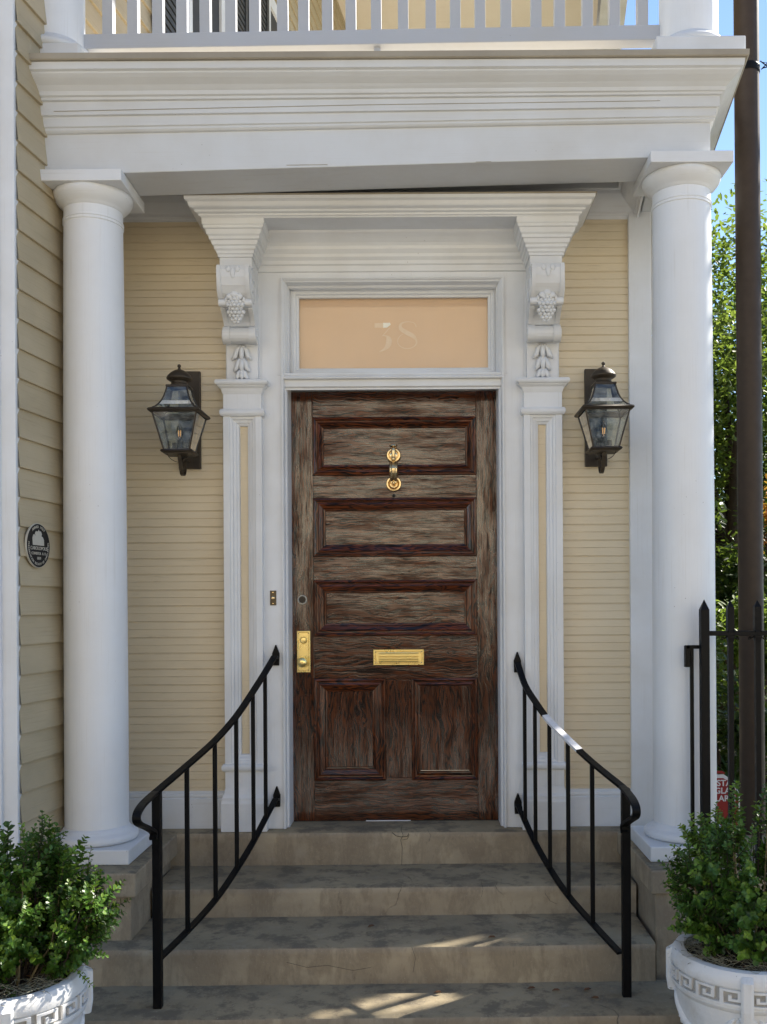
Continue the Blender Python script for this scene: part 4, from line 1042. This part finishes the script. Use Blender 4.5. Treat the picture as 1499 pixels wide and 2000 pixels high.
# ================================================================== PLANTERS
def planter(label, cx, cy, z0, rot):
    r = thing('planter_urn', label, 'planter', (cx, cy, z0), 'white urn planters beside the steps')
    Ro = lambda a, rad, z: (cx+rad*math.cos(a), cy+rad*math.sin(a), z0+z)
    m = MB(); m.lathe(cx, cy, [(.0, z0), (.135, z0+.001), (.138, z0+.03), (.12, z0+.045), (.095, z0+.06), (.088, z0+.085), (.10, z0+.10), (.145, z0+.125), (.190, z0+.175), (.220, z0+.235), (.234, z0+.295), (.238, z0+.345), (.246, z0+.352), (.249, z0+.362), (.244, z0+.370), (.243, z0+.425), (.251, z0+.430), (.253, z0+.442), (.249, z0+.462), (.238, z0+.478), (.222, z0+.482), (.206, z0+.478), (.202, z0+.440), (.200, z0+.40)], 96, caps=False)
    body = m.build('bowl', URN, r, smooth='auto')
    # greek key band
    m = MB(); nu = 18; zb, hb = .372, .052; ru, ro = .242, .2535
    cell = 2*math.pi/nu; t = .15
    def arcbar(u0, u1, v0, v1, a0):
        k = 4
        vs = []
        for i in range(k+1):
            a = a0+(u0+(u1-u0)*i/k)*cell
            for rad, v in ((ru, v0), (ro, v0), (ro, v1), (ru, v1)): vs.append(Ro(a, rad, zb+v*hb))
        fs = []
        for i in range(k):
            for j in range(4): fs.append((i*4+j, i*4+(j+1) % 4, i*4+4+(j+1) % 4, i*4+4+j))
        fs += [(3, 2, 1, 0), (k*4, k*4+1, k*4+2, k*4+3)]
        m.add(vs, fs)
    for i in range(nu):
        a0 = i*cell+rot
        arcbar(0, 1, -.02, .13, a0)               # running base
        arcbar(0, .14, .13, 1.0, a0); arcbar(.14, .80, .86, 1.0, a0); arcbar(.66, .80, .30, .86, a0); arcbar(.32, .66, .30, .44, a0); arcbar(.32, .44, .44, .66, a0)
    m.build('greek_key', URN, body)
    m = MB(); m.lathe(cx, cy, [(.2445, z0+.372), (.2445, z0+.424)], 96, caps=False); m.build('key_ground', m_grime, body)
    # tabs, rings, swags
    m = MB(); g = MB()
    for k in range(4):
        a = rot+k*math.pi/2+R(0); ta = Vector((-math.sin(a), math.cos(a), 0)); ra = Vector((math.cos(a), math.sin(a), 0)); c0 = Vector((cx, cy, z0))
        def Tt(u, rad, z): return c0+ta*u+ra*rad+Vector((0, 0, z))
        w0 = .020
        vs = []
        for z, rad, w in ((.470, .240, w0), (.455, .262, w0), (.36, .262, w0), (.318, .256, w0*1.05), (.316, .225, w0)):
            vs += [Tt(-w, rad-.02, z), Tt(-w, rad, z), Tt(-w*.6, rad+.006, z), Tt(w*.6, rad+.006, z), Tt(w, rad, z), Tt(w, rad-.02, z)]
        fs = []
        for i in range(4):
            for j in range(5): fs.append((i*6+j, i*6+j+1, i*6+6+j+1, i*6+6+j))
        fs += [(0, 1, 2, 3, 4, 5), (24, 25, 26, 27, 28, 29)]
        m = MB(); m.add(vs, fs); m.build('tab', URN, body, bevel=.0015)
        rg = [Tt(.034*math.cos(b), .238-.016*(1-math.sin(b)), .296+.034*math.sin(b)) for b in [2*math.pi*i/20 for i in range(21)]]
        g.tube(rg, .0075, 8)
        sw = []
        rd = []
        for i in range(21):
            tt = i/20; b = a+R(9)+tt*R(72); dip = .10*math.sin(math.pi*tt)
            z = .325-dip; rad = .236-max(0, .30-z)*.30
            sw.append(Vector((cx+rad*math.cos(b), cy+rad*math.sin(b), z0+z))); rd.append(.006+.015*math.sin(math.pi*tt))
        g.tube(sw, rd, 10)
        rn = random.Random(k)
        for i in range(40):
            tt = rn.uniform(.2, .8); b = a+R(9)+tt*R(72); z = .325-.10*math.sin(math.pi*tt)-.012+rn.uniform(-.012, .012); rad = .248-max(0, .30-z)*.30
            g.ball((cx+rad*math.cos(b), cy+rad*math.sin(b), z0+z), rn.uniform(.005, .010), n=8, m=6)
    g.build('garland', URN, body, smooth=True)
    m = MB(); n = 40; vs = [(cx, cy, z0+.452)]; 
    for j in range(1, 6):
        for i in range(n):
            a = 2*math.pi*i/n; rad = .203*j/5; vs.append((cx+rad*math.cos(a), cy+rad*math.sin(a), z0+.455-.01*(j/5)**2+.010*noise.noise(Vector((rad*20*math.cos(a), rad*20*math.sin(a), 1)))))
    fs = [(0, 1+i, 1+(i+1) % n) for i in range(n)]
    for j in range(4):
        for i in range(n): fs.append((1+j*n+i, 1+j*n+(i+1) % n, 1+(j+1)*n+(i+1) % n, 1+(j+1)*n+i))
    m.add(vs, fs); m.build('soil', SOIL, r)
    # dry moss strands
    m = MB(); rn = random.Random(5+int(cx*10))
    for i in range(520):
        a = rn.uniform(0, 2*math.pi); rad = .20*math.sqrt(rn.uniform(.25, 1.12)); p = Vector((cx+rad*math.cos(a), cy+rad*math.sin(a), z0+.462+rn.uniform(0, .022)))
        b = rn.uniform(0, 2*math.pi); L = rn.uniform(.03, .08); q = [p]
        for k in range(4):
            b += rn.uniform(-.8, .8); q.append(q[-1]+Vector((math.cos(b)*L/4, math.sin(b)*L/4, rn.uniform(-.006, .008))))
        m.tube(q, .0009, 3)
    mo = m.build('dry_moss', MOSS, r); mo['kind'] = 'stuff'
    m = MB()
    for i in range(26):
        a = rn.uniform(0, 6.28); rad = .18*math.sqrt(rn.random()); m.leaf(Vector((cx+rad*math.cos(a), cy+rad*math.sin(a), z0+.468)), Vector((rn.uniform(-1, 1), rn.uniform(-1, 1), rn.uniform(0, .4))), Vector((0, 0, 1)), rn.uniform(.02, .04), .012)
    m.t = []; m.build('dead_leaves', DRYL, r)['kind'] = 'stuff'
    return r

def boxwood(label, cx, cy, z0, rx, H, seed, nshoot, lean=(0, 0)):
    r = thing('boxwood_shrub', label, 'shrub', (cx, cy, z0), 'clipped boxwood shrubs in the urns')
    rn = random.Random(seed); fol = MB(); tw = MB(); pale = MB()
    def shoot(p, d, L):
        q = [p]; dd = d.normalized()
        for k in range(4):
            dd = (dd+Vector((rn.uniform(-.12, .12), rn.uniform(-.12, .12), .10))).normalized(); q.append(q[-1]+dd*L/4)
        tw.tube(q, [.0016, .0014, .0012, .001, .0008], 4)
        npair = int(L/.0105); ang = rn.uniform(0, 3.14)
        base_t = min(1, max(0, rn.gauss(.42, .17))) if rn.random() > .04 else .95; szf = rn.uniform(.72, 1.2)
        for k in range(1, npair+1):
            t = k/npair; i = min(3, int(t*4)); f = t*4-i; pt = q[i].lerp(q[i+1], f); ax = (q[i+1]-q[i]).normalized()
            o = ax.orthogonal().normalized(); o.rotate(Matrix.Rotation(ang, 3, ax)); ang += math.pi/2+rn.uniform(-.2, .2)
            size = rn.uniform(.018, .026)*szf*(1 if t < .9 else .75)
            tint = min(1, max(0, base_t+rn.uniform(-.14, .14)+(.22 if t > .82 else 0)))
            for s_ in (1, -1):
                if rn.random() < .06: continue
                dl = (ax*rn.uniform(.25, .75)+o*s_).normalized(); nr = (ax-dl*ax.dot(dl)+Vector((rn.uniform(-.3, .3), rn.uniform(-.3, .3), .3))).normalized()
                fol.leaf(pt, dl, nr, size, size*.72, tint, rn.uniform(.05, .3))
    # main stems
    stems = []
    for i in range(34):
        a = rn.uniform(0, 2*math.pi); e = rn.uniform(.05, 1)**.7
        tip = Vector((cx+lean[0]+math.cos(a)*rx*e, cy+lean[1]+math.sin(a)*rx*e*.9, z0+H*(.98-.42*e*e)*rn.uniform(.8, 1.04)))
        b = Vector((cx+math.cos(a)*.05*e, cy+math.sin(a)*.05*e, z0-.02)); mid = b.lerp(tip, .5)+Vector((math.cos(a)*rx*.22*e, math.sin(a)*rx*.22*e, -.02))
        pts = [b, b.lerp(mid, .5)+Vector((0, 0, .01)), mid, mid.lerp(tip, .5), tip]; stems.append(pts)
        (pale if i % 3 == 0 else tw).tube(pts, [.0045, .0035, .003, .0022, .0014], 5)
    for i in range(nshoot):
        pts = rn.choice(stems); t = rn.uniform(.12, 1)**.85*3.999; k = int(t); p = pts[k].lerp(pts[k+1], t-k)
        out = Vector((p.x-cx-lean[0]*.5, p.y-cy-lean[1]*.5, .0)); out = out.normalized() if out.length > .01 else Vector((1, 0, 0))
        low = 1-(p.z-z0)/H
        d = out*rn.uniform(.2, 1.1)+Vector((rn.uniform(-.8, .8), rn.uniform(-.8, .8), rn.uniform(.25, 1.0)-.75*low))
        shoot(p, d, rn.uniform(.055, .13))
    for pts in stems: shoot(pts[-1], pts[-1]-pts[-2], rn.uniform(.07, .15))
    fol.build('foliage', BOX, r); tw.build('twigs', BARK, r); pale.build('stem', TWIG, r)
    return r
plx, ply = -1.355, 3.17; prx, pry = 1.128, 3.39
planter('white Greek key urn planter at the bottom left corner beside the steps', plx, ply, .0, R(-67)); planter('white Greek key urn planter at the bottom right corner beside the steps', prx, pry, -.008, R(-107))
boxwood('leafy green boxwood shrub spreading in the left urn before the column base', plx+.04, ply, .46, .225, .43, 11, 760, (.02, 0))
boxwood('upright green boxwood shrub in the right urn before the iron fence', prx, pry, .46, .23, .47, 23, 620, (.0, 0))

# ================================================================== IRON FENCE, POLE, SIGN
fe = thing('iron_fence', 'black iron spear-topped fence fixed beside the right porch column', 'fence', (1.2, 4.12, 0))
yf = 4.08
def FX(px, py=1300): return PX(px, py, yf)
x = FX(1376, 1180); zt = PZ(1376, 1170, yf)
m = MB(); m.box(x-.0175, x+.0175, yf-.0175, yf+.0175, .0, zt-.045)
m.add([(x-.0175, yf-.0175, zt-.045), (x+.0175, yf-.0175, zt-.045), (x+.0175, yf+.0175, zt-.045), (x-.0175, yf+.0175, zt-.045), (x, yf, zt)], [(0, 1, 4), (1, 2, 4), (2, 3, 4), (3, 0, 4)])
m.build('post', IRON, fe, bevel=.001)
zr = PZ(1430, 1236, yf)
m = MB(); m.box(x+.02, 4.2, yf-.016, yf+.016, zr-.012, zr+.008); m.build('rail', IRON, fe, bevel=.002)
m = MB(); m.box(x+.02, 4.2, yf-.014, yf+.014, .22, .235); m.build('rail', IRON, fe, bevel=.002)
b0 = None; px0 = FX(1427.5)
for i in range(26):
    xx = px0+i*.1135
    if xx > 4.1: break
    if b0 is None:
        m = MB(); ztp = PZ(1430, 1172, yf)
        m.box(xx-.0105, xx+.0105, yf-.0105, yf+.0105, .03, zr-.02); 
        m.add([(xx+sx*w, yf+sy*w, z) for z, w in ((zr-.04, .0105), (zr-.02, .0145), (zr+.004, .014), (ztp-.03, .0135)) for sx, sy in ((-1, -1), (1, -1), (1, 1), (-1, 1))]+[(xx, yf, ztp)], [(i_*4+j, i_*4+(j+1) % 4, i_*4+4+(j+1) % 4, i_*4+4+j) for i_ in range(3) for j in range(4)]+[(12, 13, 16), (13, 14, 16), (14, 15, 16), (15, 12, 16)])
        for s_ in (-1, 1):
            sp = [(xx+s_*(.010+.001*k)+s_*.02*(k/8), yf, zr-.012-.016*math.sin(k/8*math.pi*.5)) for k in range(9)]+[(xx+s_*.036, yf, zr-.022), (xx+s_*.030, yf, zr-.018)]
            m.tube(sp, .0032, 6); m.ball((xx+s_*.030, yf, zr-.018), .0045)
            m.ball((xx+s_*.012, yf-.014, zr+.006), .006)
        b0 = m.build('spear_bar', IRON, fe); bx0 = xx
    else:
        c = b0.copy(); COL.objects.link(c); c.location = (xx-bx0, 0, 0)
x2 = FX(1356, 1180)
m = MB(); m.box(x2-.007, x2+.007, yf+.03, yf+.045, .55, PZ(1357, 1265, yf)); m.box(FX(1345), x, yf+.025, yf+.05, PZ(1357, 1268, yf), PZ(1357, 1261, yf)); m.box(FX(1343), FX(1352), yf+.025, yf+.05, PZ(1350, 1304, yf), PZ(1350, 1262, yf)); m.build('gate_bracket', IRON, fe, bevel=.001)

po = thing('steel_pole', 'tall brown steel pole standing behind the iron fence beside the porch corner', 'pole', (PX(1469, 1180, 4.62), 4.62, 0))
x = po.location.x; m = MB(); m.tube([(x-.012, 4.62, 5.6), (x-.006, 4.62, 3), (x, 4.62, 0)], .0575, 40); m.build('shaft', POLE, po, smooth='auto')
zc = PZ(1462, 138, 4.62)
m = MB(); m.lathe(x-.009, 4.62, [(.0595, zc-.018), (.061, zc-.012), (.061, zc+.012), (.0595, zc+.018)], 40)
for k in range(2): m.tube([(x+.05, 4.59-.01*k, zc-.01), (x+.075, 4.57, zc+.012-.02*k), (x+.06, 4.60, zc+.028), (x+.04, 4.57, zc+.018)], .003, 6)
m.build('clamp', IRON, po)

# alarm sign
ys = 5.3; sx = PX(1397, 1560, ys)
sg = thing('alarm_sign', 'red alarm company sign with white letters on a stake behind the fence', 'sign', (sx, ys, 0))
def SZ(py): return PZ(1397, py, ys)
hwid = .128
pts = [(-hwid, SZ(1640)), (hwid+.004, SZ(1640)), (hwid, SZ(1560)), (hwid-.03, SZ(1532)), (.06, SZ(1520)), (0, SZ(1517)), (-.06, SZ(1520)), (-hwid+.03, SZ(1532)), (-hwid, SZ(1560))]
m = MB(); m.prism([(sx+u, z) for u, z in [(-hwid-.01, SZ(1646)), (hwid+.012, SZ(1646)), (hwid+.012, SZ(1556)), (hwid-.024, SZ(1526)), (.05, SZ(1513)), (-.05, SZ(1513)), (-hwid+.024, SZ(1526)), (-hwid-.01, SZ(1556))]], ys, ys+.006, 'xz'); m.build('border', WSIGN, sg)
m = MB(); m.prism([(sx+u, z) for u, z in [(-hwid, SZ(1640)), (hwid, SZ(1640)), (hwid, SZ(1558)), (hwid-.03, SZ(1530)), (.045, SZ(1520)), (-.045, SZ(1520)), (-hwid+.03, SZ(1530)), (-hwid, SZ(1558))]], ys-.003, ys, 'xz'); m.build('face', RED, sg)
m = MB(); m.prism([(sx+.022+u, z) for u, z in [(-.035, SZ(1511)), (.035, SZ(1511)), (.02, SZ(1506)), (-.02, SZ(1506))]], ys-.004, ys+.004, 'xz'); m.build('top_cap', RED, sg)
def tm(x, z): return Matrix(((1, 0, 0, x), (0, 0, -1, ys-.0045), (0, 1, 0, z), (0, 0, 0, 1)))
mes = [text_mesh('t', 'COASTAL', .047, None, None, tm(sx+.010, SZ(1530)), .0008, .0009), text_mesh('t', 'BURGLAR', .045, None, None, tm(sx+.012, SZ(1545)), .0008, .0009), text_mesh('t', 'ALARM', .045, None, None, tm(sx+.040, SZ(1560)), .0008, .0009)]
[join_meshes('lettering', [q], WSIGN, sg) for q in mes]
MB().box(sx-.012, sx+.012, ys+.006, ys+.022, 0, SZ(1560)).build('stake', IRON, sg)

# ================================================================== GARDEN
SUN_GAPS = []
def foliage_blob(m, c, rad, n, L, rn, sq=(1, 1, 1), tint_mid=.5, shell=.45, clumps=None):  # leaf tints vary around one middle value
    clumps = clumps or 18
    cs = []
    for i in range(clumps):
        v = Vector((rn.gauss(0, 1), rn.gauss(0, 1), rn.gauss(0, 1))).normalized()*rn.uniform(shell, 1)
        cs.append((Vector((c[0]+v.x*rad*sq[0], c[1]+v.y*rad*sq[1], c[2]+v.z*rad*sq[2])), rad*rn.uniform(.16, .34), rn.uniform(-.18, .18)))
    for i in range(n):
        cc, cr, dt = rn.choice(cs)
        v = Vector((rn.gauss(0, 1), rn.gauss(0, 1), rn.gauss(0, .7))).normalized()*cr*rn.uniform(.3, 1)**.6
        p = cc+v; d = Vector((rn.uniform(-1, 1), rn.uniform(-1, 1), rn.uniform(-.9, .4)))
        if any((p-q-sdir*(p-q).dot(sdir)).length < rr_ for q, rr_ in SUN_GAPS): continue
        m.leaf(p, d, Vector((rn.uniform(-.6, .6), rn.uniform(-.6, .6), 1)), L*rn.uniform(.7, 1.3), L*.5, min(1, max(0, tint_mid+dt+rn.uniform(-.25, .25))), .1)
    return cs
def tree(label, x, y, zc, rad, n, L, seed, mat, sq=(1, 1, .9), tint_mid=.5, trunk=.17, clumps=60):
    r = thing('garden_tree', label, 'tree', (x, y, 0), 'trees in the garden')
    rn = random.Random(seed); m = MB(); cs = foliage_blob(m, (x, y, zc), rad, n, L, rn, sq, tint_mid, .25, clumps); m.build('crown', mat, r)
    m = MB(); fork = Vector((x+.1, y, max(1.4, zc-rad*sq[2]*.85)))
    m.tube([(x, y, 0), (x+.05, y, fork.z*.5), tuple(fork)], [trunk*1.3, trunk, trunk*.9], 12)
    for cc, cr, dt in cs[:34]:
        mid = fork.lerp(cc, .5)+Vector((rn.uniform(-.3, .3), rn.uniform(-.3, .3), rn.uniform(-.2, .3)))*rad*.3
        m.tube([fork, fork.lerp(mid, .5)+Vector((rn.uniform(-.1, .1), 0, rn.uniform(-.1, .1))), mid, cc], [trunk*.5, trunk*.36, trunk*.24, trunk*.07], 7)
    m.build('trunk', BARK, r, smooth=True)
    return r
tree('tall broadleaf garden tree with twisting dark limbs, between the column and the pole', 3.9, 12.5, 4.3, 2.9, 42000, .085, 2, TREE, (.85, .9, .93), .62, .17, 95)
tree('feathery light green tree rising at the right edge beyond the pole', 6.6, 14.5, 5.2, 2.8, 24000, .09, 9, TREE2, (1, 1, .95), .6, .14, 60)
tree('broad dark tree standing far back behind the garden trees', 6.5, 21, 3.6, 3.6, 14000, .16, 4, TREE, (1.4, .8, .8), .35, .2, 60)
SUN_GAPS += [(Vector((-.02, 3.70, .15)), .20), (Vector((.20, 3.96, .30)), .12), (Vector((-.36, 3.62, .15)), .11)]      # crown gaps cut along sun rays to throw light patches on the steps
tree('dense tree added out of view right of the fence to shade the steps', 5.4, 7.3, 4.9, 1.9, 12000, .13, 51, TREE, (1.1, 1, .95), .4, .13, 110); SUN_GAPS.clear()  # crown added out of view for its shade
def shrub(label, x, y, z, rad, n, L, seed, mat, sq=(1, 1, 1), tint_mid=.4):
    r = thing('garden_shrub', label, 'shrub', (x, y, 0), 'shrubs in the garden behind the fence')
    rn = random.Random(seed); m = MB(); cs = foliage_blob(m, (x, y, z), rad, n, L, rn, sq, tint_mid, .2, 26); m.build('foliage', mat, r)
    m = MB()
    for cc, cr, dt in cs[:12]: m.tube([(x, y, 0), tuple(Vector((x, y, 0)).lerp(cc, .5)+Vector((rn.uniform(-.1, .1), 0, 0))), tuple(cc)], [.02, .014, .006], 5)
    m.build('stem', BARK, r)
    return r
shrub('dark leafy shrub behind the alarm sign', 1.95, 6.4, .75, .75, 5000, .06, 31, SHRUB, (.9, .8, 1), .25)
shrub('dark shrub filling the garden below the tree', 3.3, 9.4, 1.5, 1.3, 7000, .08, 32, SHRUB, (1.1, .8, 1), .3)
shrub('yellow green shrub beside the pole at fence height', 2.75, 7.8, 1.35, .62, 3200, .055, 33, TREE2, (1, .8, .7), .35)
shrub('low round hedge shrub under the tree', 3.6, 11.0, .9, 1.2, 6000, .08, 34, SHRUB, (1.6, .8, .9), .2)
shrub('small orange leaved shrub right of the pole', 3.42, 9.0, 2.45, .36, 500, .06, 35, ORANGE, (1, .7, 1.0), .5)
shrub('tall dark evergreen shrub at the right edge', 4.6, 9.8, 1.7, 1.5, 7000, .09, 36, SHRUB, (1, .8, 1.1), .3)
# strap leaved plant
spn = thing('strap_leaf_plant', 'pale green strap leaved plant in the garden behind the fence bars', 'plant', (1.95, 5.9, 0))
m = MB(); rn = random.Random(8)
for i in range(150):
    a = rn.uniform(0, 6.28); b = Vector((1.95+rn.uniform(-.25, .25), 5.95+rn.uniform(-.2, .2), .1)); d = Vector((math.cos(a)*rn.uniform(.1, .6), math.sin(a)*.5, 1)).normalized(); L = rn.uniform(.6, 1.15)
    pts = [b+d*L*t+Vector((math.cos(a), math.sin(a), 0))*.30*L*t*t-Vector((0, 0, .25*L*t**3)) for t in (0, .25, .5, .75, 1)]
    sdv = Vector((-math.sin(a), math.cos(a), 0)); vs = []
    for k, p in enumerate(pts):
        w = (.009, .011, .010, .007, .001)[k]; vs += [p-sdv*w, p+sdv*w]
    m.add(vs, [(2*k, 2*k+1, 2*k+3, 2*k+2) for k in range(4)]); m.t += [rn.random()]*10
m.build('foliage', GRASSL, spn)
gh = thing('garden_hedge', 'long dark hedge closing the far end of the garden', 'hedge', (6, 16.5, 0))
rn = random.Random(77); m = MB()
for i in range(26000):
    m.leaf(Vector((rn.uniform(1.2, 12), 16.5+rn.uniform(-.4, .4), rn.uniform(0, 3.0)+.15*math.sin(i))), Vector((rn.uniform(-1, 1), rn.uniform(-1, .2), rn.uniform(-.5, .5))), Vector((0, -.5, 1)), .12, .07, rn.uniform(0, .5), .1)
m.build('foliage', SHRUB, gh); MB().box(1.3, 12, 16.45, 16.6, 0, 2.8).build('core', SHUT_SHADE, gh)

# ================================================================== ACROSS THE STREET
ob = thing('opposite_house', 'beige stucco house across the street, seen only in reflections', 'house', (0, -12.2, 0))
m = MB(); m.box(-16, 16, -18, -12.2, 0, 9.0); m.build('wall', BEIGE, ob)
m = MB(); m.sweep([(16, -12.2), (-16, -12.2)], [(0, 8.6), (.2, 8.7), (.35, 9.0), (0, 9.2)]); m.build('cornice', WHITE, ob)
for i in range(8):
    for zf in (1.2, 4.9):
        x0 = -14+i*3.8; m = MB(); m.frame(x0-.1, x0+1.15, zf-.1, zf+2.1, [(0, -12.2), (0, -12.1), (.1, -12.1), (.1, -12.16)]); w = m.build('window', WHITE, ob)
        MB().box(x0, x0+1.05, -12.19, -12.17, zf, zf+2.0).build('pane', DARK, w)

# unseen car added behind the camera to darken the door's lower reflection
car = thing('added_dark_car', 'dark car added at the kerb behind the viewpoint to darken the low door reflections', 'car', (-.3, -2.4, 0))
CARP = m_metal('added_dark_car_paint', (.012, .013, .016), .2, 0, .3); TYRE = m_flat('added_car_tyre_rubber', (.02, .02, .02), (.03, .03, .03), 20)
m = MB(); m.prism([(-2.7, .3), (2.1, .3), (2.15, .62), (1.95, .88), (1.1, .98), (.45, 1.44), (-1.35, 1.46), (-2.2, 1.05), (-2.68, .95), (-2.75, .6)], -3.3, -1.5, 'xz'); m.build('body', CARP, car, bevel=.05, seg=3)
for a, b in ((-2.0, -.55), (-.45, .95)):
    for y in (-1.492, -3.308):
        q = [(max(a, -1.9), 1.06), (min(b, .85), 1.03), (min(b, .40), 1.38), (max(a, -1.3), 1.38)]
        m = MB(); m.prism([(x_, z_) for x_, z_ in q], y-.006, y+.006, 'xz'); m.build('window', DARK, car)  # side window of the added car
for wx in (-1.95, 1.35):
    for y in (-1.6, -3.2):
        m = MB(); m.lathe(wx, 0, [(.26, y-.11), (.32, y-.09), (.32, y+.09), (.26, y+.11)], 32, 'y', .32); w = m.build('added_car_wheel', TYRE, car, smooth='auto')
        m = MB(); m.lathe(wx, 0, [(.22, y-.115), (.20, y), (.22, y+.115)], 24, 'y', .32); m.build('rim', PEWTER, w)
# fallen leaves on the lowest tread
for i, (px, py, lab) in enumerate(((1030, 1938, 'curled brown fallen leaf on the lowest tread, left of its neighbours'), (1078, 1942, 'brown fallen leaf on the lowest tread between two others'), (1140, 1942, 'brown fallen leaf on the lowest tread nearest the right handrail post'), (1155, 1956, 'larger dull fallen leaf on the lowest tread below the others'), (847, 1945, 'brown fallen leaf among the streaks of sunlight on the lowest tread'), (953, 1837, 'small brown fallen leaf on the nosing of the third tread'), (1463-745, 1816, 'dark fallen leaf on the third tread'))):
    zt = .150 if py > 1900 else .300
    d = (EYE-zt)*F/(py-1180); x = PX(px, py, d)
    m = MB(); rn = random.Random(i+40); a = rn.uniform(-.6, .6); m.leaf(Vector((x, d, zt+.010)), Vector((math.cos(a), math.sin(a), .1)), Vector((0, 0, 1)), .034, .015, 0, .4); m.t = []
    o = m.build('fallen_leaf', DRYL); tag(o, lab, 'leaf', 'fallen leaves on the steps')
